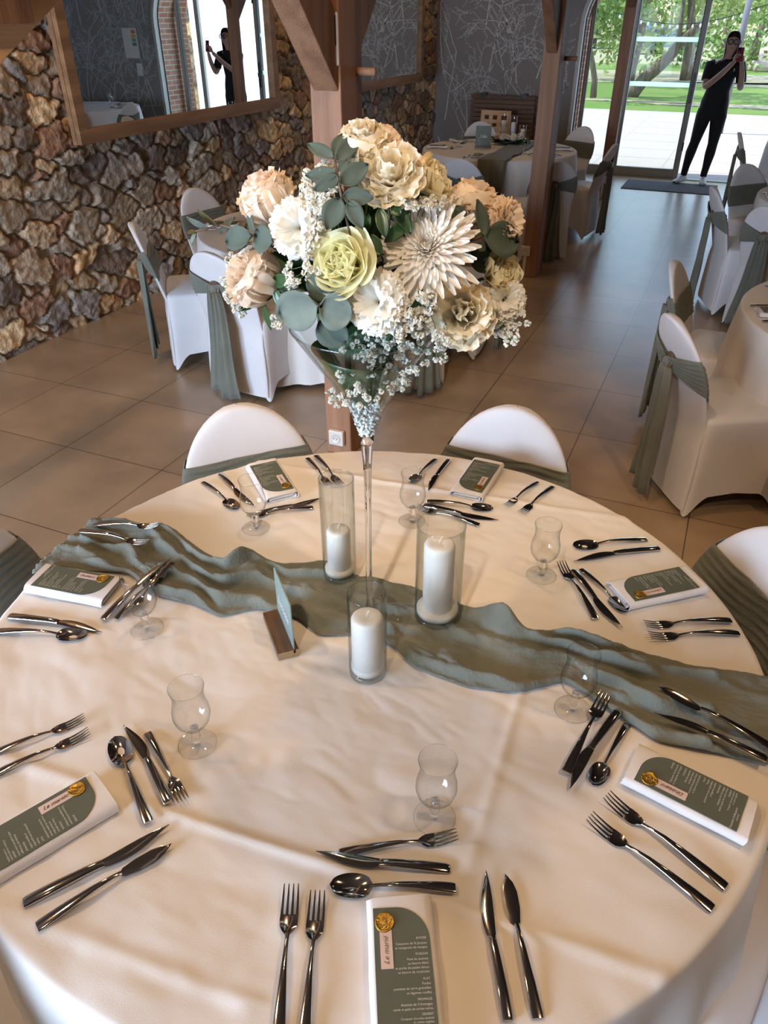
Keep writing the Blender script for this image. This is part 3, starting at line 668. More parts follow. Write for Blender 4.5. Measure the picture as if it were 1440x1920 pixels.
for k, (ds, lb) in dict(far_left=(.655, 'covered chair at the far left of the main table, left of the post'), far_right=(.655, 'covered chair at the far right of the main table, against the aisle'),
        left=(.72, 'covered chair cut by the left picture edge beside the runner end'), right=(.68, 'covered chair with wide sash cut by the right picture edge, upper right setting'),
        lower_right=(.68, 'covered chair below the right picture edge beside the lower right place setting'), lower_left=(.72, 'covered chair at the lower left corner of the picture under the tablecloth edge'), nearest=(.8, 'covered chair pulled out in front of the nearest place setting')).items():
    if k == 'nearest': continue
    a = math.radians(SEAT[k]); d = Vector((math.cos(a), math.sin(a), 0)); p_ = TC+d*ds
    chair(p_.x, p_.y, -d.x, -d.y, lb, G1)
G2 = 'covered chairs round the table by the stone wall'
chair(-2.33, 3.53, .12, 1, 'white covered chair with hanging sash, back to camera, at the stone wall table', G2)
chair(-2.87, 3.76, .80, .6, 'white covered chair seen side-on beside the stone wall with sash hanging behind', G2)
chair(-3.10, 4.50, .9, -.15, 'covered chair behind the stone wall table, its round back against the stones', G2)
chair(-1.62, 3.90, -.75, .6, 'covered chair right of the stone wall table, mostly hidden by the bouquet', G2)
chair(-1.50, 4.55, -1, -.1, 'covered chair with only hem and sash tails visible, behind the bouquet', G2)
G3 = 'covered chairs round the back table'
chair(-2.13, 6.86, .02, 1, 'covered chair in front of the back table, sash knot facing the camera', G3)
chair(-1.52, 7.00, -.5, .85, 'covered chair just right of the second post with a ring on its dark sash', G3)
chair(-1.42, 7.95, -1, .1, 'covered chair seen side-on at the right of the back table, near far post', G3)
chair(-3.05, 8.05, 1, .05, 'covered chair at the left end of the back table before the stone wall', G3)
chair(-2.62, 8.82, .45, -.9, 'covered chair behind the back table, half hidden by the green sign', G3)
chair(-1.75, 8.82, -.45, -.9, 'covered chair behind the back table at its right, beside the terrace doors', G3)
G4 = 'covered chairs on the right of the aisle'
chair(.20, 3.30, .85, .5, 'large covered chair on the right with a ringed sash, nearest of the aisle row', G4)
chair(.17, 3.92, 1, -.1, 'covered chair just behind the nearest aisle chair, wide sash across its front', G4)
chair(.22, 6.15, 1, .3, 'covered chair seen side-on in the aisle row before the door mat', G4)
chair(.33, 6.95, .75, -.7, 'covered chair with sash across its front below the woman', G4)
chair(.45, 5.78, .6, .85, 'covered chair with long dark sash tails at the right edge, mid-aisle', G4)
chair(.30, 9.30, 1, .1, 'covered chair by the far right table near the doors, seen at the picture edge', G4)
chair(.62, 8.72, .4, .9, 'covered chair at the near side of the far right table, sash at the picture edge', G4)

# ---------------------------------------------------------------- tables with cloths
def rtable(c, R, label):
    r = empty('round_table', c); tag(r, label, 'table', 'round banquet tables')
    MB().lathe([(.0, .72), (R-.02, .72), (R, .725), (R, .742), (0, .742)], 48).build('tabletop', M_wood_y, r, smooth=False)
    for k in range(4):
        a = PI/4+k*PI/2; MB().tube([(R*.62*math.cos(a), R*.62*math.sin(a), 0), (R*.55*math.cos(a), R*.55*math.sin(a), .72)], .018, 10).build('leg', M_black, r)
rtable((TC.x, TC.y, 0), TRAD-.012, 'round banquet table under the main white tablecloth')
def crease_h(x, y):
    h = 0
    for (ax, ay), (bx, by), am, wd in (((-1.1, .503), (.25, .612), .0055, .009), ((-1.1, 1.60), (.10, 1.75), .005, .009), ((-.165, 1.2), (-.13, .45), .003, .010), ((-.9, .3), (-.35, .35), .003, .012)):
        dx, dy = bx-ax, by-ay; L2 = dx*dx+dy*dy; t = ((x-ax)*dx+(y-ay)*dy)/L2
        if -.02 < t < 1.02:
            d = ((x-ax)*dy-(y-ay)*dx)/math.sqrt(L2)
            h += am*math.exp(-(d/wd)**2)+(.0012*math.exp(-((d-.03)/.03)**2))
    h += .009*abs(fbm(x, y, 3.1, 2.6))+.003*abs(fbm(x+.4*y, y*1.8, 8, 7))
    return h
def ztop(x, y): return .7425+.004+crease_h(x, y)
def tablecloth(c, R, drop, label, folds, seed, fine=False, hem=None):
    rn = random.Random(seed); r = MB(); n = 360 if fine else 144
    radii = [i/(150 if fine else 14)*(R-.012) for i in range(1, (151 if fine else 15))]
    P = []
    for rad in radii:
        P.append([(rad*math.cos(2*PI*j/n), rad*math.sin(2*PI*j/n), 0) for j in range(n)])
    P = [[(x, y, (ztop(x+c[0], y+c[1]) if fine else .747+.002*fbm(x, y, seed, 4))) for x, y, z in row] for row in P]
    ph = [rn.uniform(0, 6) for _ in range(4)]
    for k in range(1, 5):   # rounded rim
        a = k/4*PI/2; P.append([((R-.012+.012*math.sin(a))*math.cos(2*PI*j/n), (R-.012+.012*math.sin(a))*math.sin(2*PI*j/n), P[len(radii)-1][j][2]-.012*(1-math.cos(a))) for j in range(n)])
    K = 14
    for k in range(1, K+1):
        f = k/K; row = []
        for j in range(n):
            a = 2*PI*j/n
            w_ = math.sin(folds*a+ph[0]+1.2*math.sin(3*a+ph[1]))+.45*math.sin(folds*2.3*a+ph[2])
            amp = .052*f**.9
            rad = R+.004+.035*f+amp*w_*.75
            dd = drop*(1+.05*math.sin(4*a+ph[3]))
            row.append((rad*math.cos(a), rad*math.sin(a), .73-dd*f))
        P.append(row)
    r.add([(0, 0, P[0][0][2])]+P[0], [(0, j+1, (j+1) % n+1) for j in range(n)]); r.grid(P, wrap=True)
    o = r.build('tablecloth', M_cloth, loc=(c[0], c[1], 0)); tag(o, label, 'tablecloth', 'white round tablecloths'); return o
tablecloth(TC, TRAD, .60, 'large white round tablecloth on the main table in the foreground', 13, 1, True)
TB, TCc, TD, TE, TF = (-2.28, 4.28), (-2.2, 7.93), (.97, 3.78), (1.0, 6.55), (1.05, 9.5)
for c_, R_, dr, lb, sd in ((TB, .77, .66, 'white tablecloth on the table by the stone wall, left of the bouquet', 2), (TCc, .76, .66, 'white tablecloth on the back table before the papered wall', 3), (TD, .81, .52, 'white tablecloth at the right picture edge, nearest of the aisle tables', 4), (TE, .81, .52, 'white tablecloth of the middle aisle table at the right edge', 5), (TF, .81, .6, 'white tablecloth of the farthest aisle table near the doors, seen in the mirror', 6)):
    tablecloth(c_, R_, dr, lb, 12, sd); rtable((c_[0], c_[1], 0), R_-.012, 'round table under the '+lb.replace(', left of the bouquet', '').replace(', nearest of the aisle tables', ', nearest on the aisle').replace(', seen in the mirror', ''))

# ---------------------------------------------------------------- runner
up = [(96, 950), (205, 975), (260, 985), (330, 1000), (385, 1037), (425, 1058), (475, 1036), (530, 1062), (610, 1050), (690, 1090), (770, 1100), (870, 1140), (960, 1172), (1005, 1183), (1060, 1190), (1130, 1203), (1290, 1250), (1450, 1272)]
lo = [(60, 1075), (112, 1062), (240, 1078), (300, 1120), (360, 1130), (415, 1156), (480, 1140), (560, 1160), (600, 1192), (690, 1188), (740, 1215), (775, 1250), (880, 1287), (970, 1300), (1060, 1276), (1150, 1335), (1230, 1390), (1440, 1432)]
def samp(poly, n):
    P = [at(x, y, .755) for x, y in poly]; L = [0]
    for a, b in zip(P, P[1:]): L.append(L[-1]+(b-a).length)
    out = []
    for i in range(n):
        s = L[-1]*i/(n-1); k = max(j for j in range(len(L)) if L[j] <= s+1e-9); k = min(k, len(P)-2); t = (s-L[k])/(L[k+1]-L[k])
        out.append(P[k].lerp(P[k+1], t))
    return out
def smooth(P, it=3):
    for _ in range(it): P = [P[0]]+[(P[i-1]+P[i]*2+P[i+1])/4 for i in range(1, len(P)-1)]+[P[-1]]
    return P
NR, MR = 240, 70
U, Lw = smooth(samp(up, NR)), smooth(samp(lo, NR))
# extend over the rim at the right
rows = []
base_obj = []
for i in range(NR):
    row = []
    for j in range(MR):
        v = j/(MR-1); p = U[i].lerp(Lw[i], v); s = i/NR
        ph = 2*PI*(v*3.4+.55*math.sin(s*9+1)+.35*math.sin(s*21+v*2)+.8*fbm(s*4, v*1.2, 1.7, 1.6))
        ridge = (.5+.5*math.sin(ph))**1.6
        A = .030*(.4+.95*abs(fbm(s*7, v*1.5, 5.5, 1.2)))*(1 if .06 < s < .94 else .4)
        edge = min(1, min(v, 1-v)*9+.12)
        h = A*ridge*edge+.006*edge*(.5+.5*math.sin(s*60+v*9+5*fbm(s*8, v*2, 3, 1)))*(.3+abs(fbm(s*5, v, 9, 1)))+.0045*abs(fbm(s*26, v*7, 2, 2))
        big = .055*math.exp(-((s-.70)/.022)**2-((v-.12)/.15)**2)+.025*math.exp(-((s-.19)/.03)**2-((v-.1)/.2)**2)+.02*math.exp(-((s-.33)/.03)**2-((v-.15)/.2)**2)
        h += big
        d = Vector((p.x-TC.x, p.y-TC.y)); rr = d.length
        if rr > TRAD+.012:
            ex = rr-(TRAD+.012); dn = d/rr; z = .752-min(ex*1.6, .30); q = Vector((TC.x, TC.y))+dn*(TRAD+.014+.02*min(1, ex*8)+h*.5)
            row.append((q.x, q.y, z-.004+h*.2))
        else: row.append((p.x, p.y, ztop(p.x, p.y)+.0045+h))
    rows.append(row)
rn_o = MB().grid(rows).build('table_runner', M_sage, solid=.002); tag(rn_o, 'crumpled sage green fabric runner lying across the main table', 'table runner')
from mathutils.bvhtree import BVHTree
bm_r = bmesh.new(); bm_r.from_mesh(rn_o.data); RBVH = BVHTree.FromBMesh(bm_r); bm_r.free()
def top_z(x, y):
    h = RBVH.ray_cast(Vector((x, y, 2)), Vector((0, 0, -1)))
    return max(h[0].z, ztop(x, y)) if h[0] is not None else ztop(x, y)

# ---------------------------------------------------------------- cutlery
def loft(mb, secs, n=12, flat=.5):     # (x along, halfwidth, z centre, half thickness, y offset)
    rows = []
    for s_ in secs:
        x, hw, z, ht = s_[:4]; yo = s_[4] if len(s_) > 4 else 0
        rows.append([(x, yo+math.copysign(abs(math.cos(2*PI*j/n))**flat, math.cos(2*PI*j/n))*hw, z+math.copysign(abs(math.sin(2*PI*j/n))**.8, math.sin(2*PI*j/n))*ht) for j in range(n)])
    mb.grid(rows, wrap=True); o = len(mb.v)-len(rows)*n
    mb.f.append(tuple(o+j for j in range(n))[::-1]); mb.mi.append(0); mb.f.append(tuple(o+(len(rows)-1)*n+j for j in range(n))); mb.mi.append(0)
HAND = [(-.100, .0085, .004, .0022), (-.095, .0092, .0045, .0026), (-.07, .0080, .008, .0026), (-.03, .0055, .0115, .0024), (.0, .0036, .012, .0022), (.022, .0028, .009, .002), (.036, .0032, .006, .0017)]
def m_fork():
    mb = MB(); loft(mb, HAND)
    rows = []
    for x, hw, z in ((.034, .0034, .0062), (.040, .008, .0045), (.047, .0118, .0033), (.055, .0125, .003), (.063, .0122, .0034)):
        rows.append([(x, hw*u, z+.0015*(u*u)) for u in (-1, -.6, -.2, .2, .6, 1)])
    for dz in (0.0, -.0014): mb.grid([[(a, b, c+dz) for a, b, c in r_] for r_ in rows])
    for a in (0, -1): mb.grid([[(q[a][0], q[a][1], q[a][2]) for q in rows], [(q[a][0], q[a][1], q[a][2]-.0014) for q in rows]])
    for k in range(4):
        y = (-.0104+k*.00693)
        secs = [(.061, .0023, .0030, .0009, y), (.075, .0018, .0048, .0009, y), (.090, .0014, .0085, .0008, y*.97), (.101, .0007, .0125, .0006, y*.94)]
        loft(mb, secs, 8)
    return mb
def m_spoon():
    mb = MB(); loft(mb, HAND)
    rows = []
    for i in range(15):
        t = i/14; x = .034+t*.068; hw = max(.0205*math.sqrt(max(0, 1-abs(2*t**.85-1)**2.2)), .0034 if t < .5 else .0008); dep = .0085*math.sin(PI*t)**.8
        rows.append([(x, hw*u, .0065+.002*t-dep*(1-u*u)) for u in [k/5-1 for k in range(11)]])
    mb.grid(rows); mb.grid([[(a, b, c-.0012) for a, b, c in r_] for r_ in rows])
    return mb
KH = [(-.105, .0078, .004, .0034), (-.10, .0088, .005, .004), (-.06, .0082, .0075, .004), (-.02, .0070, .0085, .0036), (.0, .0062, .008, .003), (.006, .0066, .0072, .0026)]
def m_knife(): # steak knife, curved tip
    mb = MB(); loft(mb, KH, 12, .7)
    rows = []
    for i in range(14):
        t = i/13; x = .006+t*.102; back = .0065+.0045*math.sin(PI*t*.6)-.0*t+ (.000)
        edge = -.0065-.0055*math.sin(PI*min(1, t*1.1))**.7*(1-t*.3); off = .011*t**2.2
        top = back*(1-t**3)+off; bot = edge*(1-t**2.2)+off
        rows.append([(x, top, .0070), (x, (top+bot)/2, .0086-.001*t), (x, bot, .0062), (x, (top+bot)/2, .0056)])
    mb.grid(rows, wrap=True); return mb
def m_fishknife():
    mb = MB(); loft(mb, [(-.105, .0085, .004, .0022), (-.10, .0092, .0045, .0026), (-.06, .0075, .0085, .0026), (-.02, .005, .0115, .0024), (.01, .0034, .010, .002), (.020, .004, .0075, .0017)])
    out_top = [(.018, .003), (.024, .0085), (.045, .0105), (.07, .0095), (.085, .006), (.092, .0015), (.100, -.0005)]
    out_bot = [(.018, -.003), (.023, -.0065), (.045, -.0115), (.07, -.0125), (.085, -.0095), (.093, -.005), (.100, -.0006)]
    rows = [[(a[0], a[1], .0045), (a[0], (a[1]+b[1])/2, .0056), (b[0], b[1], .0045), (a[0], (a[1]+b[1])/2, .0038)] for a, b in zip(out_top, out_bot)]
    mb.grid(rows, wrap=True); return mb
CUT = {'fork': (m_fork, 'dinner_fork', .201), 'dfork': (m_fork, 'dessert_fork', .201), 'spoon': (m_spoon, 'dessert_spoon', .202), 'knife': (m_knife, 'steak_knife', .213), 'dknife': (m_knife, 'dessert_knife', .213), 'fish': (m_fishknife, 'fish_knife', .205)}
proto = {}
def cutlery(kind, h, t, label, group, L=None, flip=False, zoff=0):
    fn, nm, L0 = CUT[kind]
    if kind not in proto:
        o = fn().build(nm, M_steel, auto=.9); proto[kind] = o
    else: o = proto[kind].copy(); C.collection.objects.link(o)
    A = at(*h, .755); B = at(*t, .758); d = B-A
    LL = L or d.length
    if L: B = A+d.normalized()*L
    mid = (A+B)/2; u = d.normalized()
    zA, zB = top_z(A.x, A.y), top_z(B.x, B.y); zm = top_z(mid.x, mid.y)
    pitch = 0; z = max(zA, zB, zm)+zoff-.0005
    if max(zA, zB, zm) > .756:
        fs_ = [k/20 for k in range(21)]; sd_ = Vector((-u.y, u.x, 0))*.009
        zs_ = [max(top_z(*(A.lerp(B, f)+sd_*g).to_2d()) for g in (-1, 0, 1)) for f in fs_]
        pitch = math.atan2((sum(zs_[-5:])-sum(zs_[:5]))/5, LL*.8); pitch = max(-.16, min(.16, pitch)); z = max(zz-((f-.5)*LL*math.tan(pitch)) for zz, f in zip(zs_, fs_))-.0025
    s = LL/L0
    o.location = (mid.x, mid.y, z); o.rotation_euler = (0, -pitch, math.atan2(u.y, u.x)); o.scale = (s, (-s if flip else s), s)
    tag(o, label, {'fork': 'fork', 'dfork': 'fork', 'spoon': 'spoon', 'knife': 'knife', 'dknife': 'knife', 'fish': 'knife'}[kind], group); return o
GC = 'cutlery on the main table'
S = dict(n='the nearest setting', ll='the lower left setting', l='the middle left setting', fl='the far left setting', fr='the far right setting', r='the upper right setting', lr='the lower right setting')
items = [
 ('fork', (519, 1975), (547, 1662), 'n', 'dinner fork, outer (left) one of the pair'), ('fork', (567, 1985), (596, 1674), 'n', 'dinner fork, inner (right) one of the pair'),
 ('dfork', (636, 1600), (857, 1566), 'n', 'small fork lying crosswise at the top'), ('dknife', (845, 1627), (592, 1611), 'n', 'knife lying crosswise between fork and spoon'), ('spoon', (855, 1667), (620, 1661), 'n', 'round spoon lying crosswise above the napkin'),
 ('knife', (953, 1915), (899, 1631), 'n', 'steak knife with curved blade, right of the menu'), ('fish', (1008, 1905), (946, 1632), 'n', 'fish knife with broad dull blade, outermost'),
 ('fork', (-40, 1425), (159, 1346), 'll', 'dinner fork, upper one of the pair'), ('fork', (-38, 1467), (168, 1373), 'll', 'dinner fork, lower one beside the napkin'),
 ('spoon', (278, 1544), (216, 1383), 'll', 'round spoon standing left of the small knife'), ('dknife', (316, 1507), (242, 1354), 'll', 'knife between the spoon and small fork'), ('dfork', (276, 1374), (345, 1503), 'll', 'small fork with tines towards the camera'),
 ('knife', (42, 1695), (320, 1557), 'll', 'steak knife with pointed dark blade'), ('fish', (73, 1737), (324, 1578), 'll', 'fish knife with bright blade'),
 ('fork', (176, 993), (307, 1012), 'l', 'fork on the runner, farther one of the pair'), ('fork', (153, 1013), (281, 1035), 'l', 'fork on the runner, nearer one of the pair'),
 ('dknife', (193, 1166), (316, 1059), 'l', 'knife slanting behind the wine glass'), ('spoon', (218, 1164), (300, 1085), 'l', 'spoon half hidden behind the wine glass'), ('dfork', (326, 1069), (240, 1156), 'l', 'small fork lying under the wine glass'),
 ('knife', (16, 1156), (196, 1179), 'l', 'dark knife below the napkin'), ('spoon', (-6, 1184), (163, 1191), 'l', 'spoon nearest the camera'),
 ('spoon', (381, 904), (445, 954), 'fl', 'spoon outermost at the left'), ('knife', (413, 888), (470, 950), 'fl', 'knife behind the wine glass'), ('dfork', (587, 951), (462, 967), 'fl', 'small fork in front of the napkin'), ('dknife', (486, 960), (604, 935), 'fl', 'knife with a bright blade in front of the napkin'),
 ('fork', (576, 858), (620, 911), 'fl', 'dinner fork, left of the pair behind the tall candle'), ('fork', (592, 855), (640, 911), 'fl', 'dinner fork, right of the pair behind the tall candle'),
 ('spoon', (817, 860), (770, 903), 'fr', 'spoon behind the wine glass'), ('knife', (842, 860), (797, 917), 'fr', 'dark knife right of the wine glass'),
 ('spoon', (800, 940), (924, 953), 'fr', 'spoon in front of the napkin'), ('dknife', (794, 946), (931, 977), 'fr', 'knife between spoon and small fork'), ('dfork', (899, 983), (782, 949), 'fr', 'small fork behind the large candle'),
 ('fork', (1007, 903), (948, 949), 'fr', 'dinner fork, left of the pair at the right'), ('fork', (1036, 911), (976, 961), 'fr', 'dinner fork, right of the pair at the right'),
 ('spoon', (1213, 1011), (1075, 1022), 'r', 'spoon at the far side'), ('knife', (1237, 1028), (1073, 1046), 'r', 'knife lying beside the far spoon'),
 ('dfork', (1117, 1162), (1051, 1056), 'r', 'small fork left of the napkin'), ('dknife', (1074, 1070), (1158, 1179), 'r', 'knife between small fork and spoon'), ('spoon', (1089, 1068), (1175, 1148), 'r', 'spoon touching the napkin corner'),
 ('fork', (1370, 1165), (1208, 1174), 'r', 'dinner fork, upper of the pair below the napkin'), ('fork', (1385, 1188), (1216, 1195), 'r', 'dinner fork, lower of the pair next to the runner'),
 ('dfork', (1061, 1451), (1134, 1305), 'lr', 'small fork beside the wine glass'), ('dknife', (1158, 1338), (1057, 1475), 'lr', 'knife between small fork and spoon'), ('spoon', (1177, 1355), (1112, 1468), 'lr', 'round spoon left of the napkin'),
 ('fish', (1437, 1404), (1224, 1307), 'lr', 'fish knife lying on the runner'), ('knife', (1434, 1437), (1226, 1346), 'lr', 'steak knife at the runner edge'),
 ('fork', (1362, 1664), (1137, 1493), 'lr', 'dinner fork, upper of the pair'), ('fork', (1337, 1705), (1105, 1533), 'lr', 'dinner fork, lower of the pair'),
]
for kd, h, t, s_, lb in items: cutlery(kd, h, t, 'steel '+lb+' at '+S[s_], GC, zoff=0, flip=(kd in ('knife', 'dknife') and s_ in ('n', 'l')))

# ---------------------------------------------------------------- napkins, menus
def text_mesh(name, lines, fm, parent, loc, rz=0, align='RIGHT', shear=0):
    """lines: (text, size, y)"""
    mb = MB()
    for txt, size, x, y in lines:
        cu = bpy.data.curves.new('t', 'FONT'); cu.body = txt; cu.size = size; cu.align_x = align; cu.shear = shear; cu.resolution_u = 2; cu.fill_mode = 'FRONT'
        ob = bpy.data.objects.new('t', cu); C.collection.objects.link(ob)
        bpy.context.view_layer.update(); dg = bpy.context.evaluated_depsgraph_get()
        me = bpy.data.meshes.new_from_object(ob.evaluated_get(dg))
        mb.add([(v.co.x+x, v.co.y+y, 0) for v in me.vertices], [tuple(p.vertices) for p in me.polygons])
        bpy.data.objects.remove(ob); bpy.data.curves.remove(cu); bpy.data.meshes.remove(me)
    o = mb.build(name, fm, parent, smooth=False); o.location = loc; o.rotation_euler = (0, 0, rz); return o
def make_napkin():
    path = []
    # flattened spiral section in (x,z)
    def arc(cx, cz, r, a0, a1, n=6): return [(cx+r*math.cos(a0+(a1-a0)*k/n), cz+r*math.sin(a0+(a1-a0)*k/n)) for k in range(n+1)]
    path += [(-.030, .0125), (.028, .0118)]+arc(.032, .0085, .0033, PI/2, -PI/2)+[(-.028, .0050)]+arc(-.034, .0102, .0052, -PI/2, -PI*1.5)+[(.036, .0160)]+arc(.038, .0088, .0072, PI/2, -PI/2)+[(.0, .0014), (-.034, .0015)]+arc(-.038, .0105, .0090, -PI/2, -PI*1.5, 8)+[(.0, .0205), (.034, .0202), (.0415, .0185), (.0465, .0125), (.047, .004)]
    L = .20; th = .0016; n = len(path); mb = MB(); ny = 9
    def nrm(i):
        a = Vector(path[max(0, i-1)]); b = Vector(path[min(n-1, i+1)]); d = (b-a).normalized(); return Vector((-d.y, d.x))
    for sgn in (1, -1):
        rows = []
        for k in range(ny):
            y = -L/2+L*k/(ny-1); rows.append([(path[i][0]*(1-.012*math.sin(k*1.3))+nrm(i).x*th*.5*sgn, y+.002*math.sin(i*.7), path[i][1]*(1-.05*abs(math.sin(k*.9)))+nrm(i).y*th*.5*sgn) for i in range(n)])
        mb.grid(rows)
        ends = rows if sgn == 1 else ends
        if sgn == 1: r1 = rows
        else:
            for e in (0, -1): mb.grid([r1[e], rows[e]])
    return mb
def card_outline(w_=.078, h_=.166, r=.046):
    pts = [(-w_/2, -h_/2), (w_/2, -h_/2), (w_/2, h_/2-r)]
    pts += [(w_/2-r+r*math.cos(a), h_/2-r+r*math.sin(a)) for a in [PI/2*k/12 for k in range(1, 13)]]
    return pts+[(-w_/2, h_/2)]
MENU = [('ENTRÉE', .0052, .034, .036), ('Carpaccio de St Jacques', .0056, .034, .0285), ('et vinaigrette de mangue', .0056, .034, .0225),
 ('POISSON', .0052, .034, .013), ('Pavé de saumon', .0056, .034, .0060), ('au beurre blanc', .0056, .034, .0000), ('et purée de patate douce', .0056, .034, -.0060), ('au beurre de cacahuète', .0056, .034, -.0120),
 ('PLAT', .0052, .034, -.0215), ('Poulet', .0056, .034, -.0280), ('pommes de terre grenailles', .0056, .034, -.0340), ('et légumes confits', .0056, .034, -.0400),
 ('FROMAGE', .0052, .034, -.0485), ('Assiette de 3 fromages', .0056, .034, -.0550), ('salade et gelée de cerises noires', .0050, .034, -.0605),
 ('DESSERT', .0048, .034, -.0675), ('Croquant chocolat-caramel', .0048, .034, -.0725), ('et crème anglaise', .0048, .034, -.0772)]
MENU = [(a, b*.80, c, d*.92+.004) for a, b, c, d in MENU]
nap0 = make_napkin().build('folded_napkin', M_napkin, auto=1.2)
card0 = MB(); ol = card_outline(); card0.add([(x, y, z) for z in (0, .0009) for x, y in ol], [tuple(range(len(ol)))[::-1], tuple(i+len(ol) for i in range(len(ol)))]+[(i, (i+1) % len(ol), (i+1) % len(ol)+len(ol), i+len(ol)) for i in range(len(ol))])
card0 = card0.build('menu_card', M_card, smooth=False)
text_mesh('menu_text', MENU, M_ink, card0, (0, 0, .0012))
sgt = text_mesh('couple_signature', [('Amandine & Benjamin', .0050, 0, 0), ('20.06.2025', .0034, .004, -.0048)], M_ink, card0, (-.017, -.0745, .0012), 0, 'CENTER', .35)
sl_ = MB(); rows = []
for rad, z in ((.0135, .0009), (.0142, .002), (.0135, .0032), (.0122, .0034), (.0112, .0026), (.006, .0026), (.0005, .0026)):
    rows.append([(rad*(1+.03*math.sin(3*2*PI*j/32+1))*math.cos(2*PI*j/32), rad*(1+.03*math.sin(3*2*PI*j/32+1))*math.sin(2*PI*j/32), z) for j in range(32)])
sl_.grid(rows, wrap=True)
sl_.tube([(.0, .0075, .003), (-.003, .004, .0034), (-.002, -.001, .0036), (.003, -.003, .0034), (.0035, -.006, .0032), (-.002, -.0078, .003)], .0007, 6)
sl_.tube([(.001, .006, .003), (.0035, .002, .0034), (-.001, -.003, .0034), (-.003, -.006, .003)], .0006, 6)
seal = sl_.build('wax_seal', M_gold, card0); seal.location = (-.0235, .062, 0)
tg = MB().box((-.0085, -.052, .0010), (.0085, 0, .0015)).build('name_tag', M_tag, card0, smooth=False); tg.location = (-.0225, .052, 0)
NAMES = ['Le marié', 'La mariée', 'Pauline', 'Louise', 'Hugo', 'Julie', 'Ghislain']
seats = [('n', (765, 1920), (748, 1682)), ('ll', (-20, 1600), (196, 1473)), ('l', (62, 1075), (209, 1103)), ('fl', (488, 861), (529, 927)), ('fr', (915, 863), (874, 923)), ('r', (1311, 1080), (1160, 1112)), ('lr', (1413, 1538), (1185, 1425))]
for i, (k, a, b) in enumerate(seats):
    A, B = at(*a, .772), at(*b, .772); d = (B-A).normalized(); q = B-d*.10; ang = math.atan2(d.y, d.x)-PI/2
    zz = max(top_z(q.x+dx, q.y+dy) for dx in (-.04, 0, .04) for dy in (-.05, 0, .05)) if k not in ('lr', 'l') else ztop(q.x, q.y)+.002
    o = nap0 if i == 0 else nap0.copy()
    if i: C.collection.objects.link(o)
    o.location = (q.x, q.y, zz); o.rotation_euler = (0, 0, ang)
    tag(o, 'white folded cloth napkin carrying a menu card at '+S[k], 'napkin', 'folded napkins')
    c_ = card0 if i == 0 else copy_tree(card0)
    n_ = Vector((-d.y, d.x))
    c_.location = (q.x, q.y, zz+.0208); c_.rotation_euler = (0, 0, ang)
    tag(c_, 'grey-green menu card with gold seal on the napkin at '+S[k], 'menu card', 'menu cards')
    tgi = [ch for ch in c_.children if ch.name.startswith('name_tag')][0]
    text_mesh('name_lettering', [(NAMES[i], .0105 if i < 2 else .010, 0, 0)], M_pen, tgi, (.003, -.047, .0017), PI/2, 'LEFT', .45)

# ---------------------------------------------------------------- wine glasses
def make_glass(n=36):
    r = empty('wine_glass'); g = MB()
    g.lathe([(.0055, .046), (.012, .047), (.022, .054), (.030, .066), (.0335, .080), (.0325, .094), (.029, .108), (.0272, .122), (.0285, .136), (.0305, .147)], n)
    g.build('bowl', M_glass, r)
    MB().torus(.0305, .0007, Matrix.Translation((0, 0, .147)), n, 6).build('rim', M_solid, r)
    MB().torus(.0345, .0008, Matrix.Translation((0, 0, .0016)), n, 6).build('foot_edge', M_solid, r); MB().lathe([(.034, .0022), (.015, .004), (.0075, .008)], n).build('foot', M_glass, r)
    MB().lathe([(.0075, .007), (.0055, .016), (.0085, .022), (.0062, .028), (.0085, .034), (.0062, .040), (.0075, .046), (.0003, .0485)], n).build('stem', M_stemglass, r)
    return r
gl0 = make_glass(); GL = [('n', (814.7, 1532.5)), ('ll', (370.5, 1394.5)), ('l', (276, 1178)), ('fl', (479.8, 990)), ('fr', (772.5, 977)), ('r', (1014.4, 1081)), ('lr', (1073.7, 1329.8))]
for i, (k, b) in enumerate(GL):
    o = gl0 if i == 0 else copy_tree(gl0); g = at(*b, .75); o.location = (g.x, g.y, top_z(g.x, g.y)+.0005)
    tag(o, 'small clear stemmed wine glass inside '+S[k], 'glass', 'wine glasses')

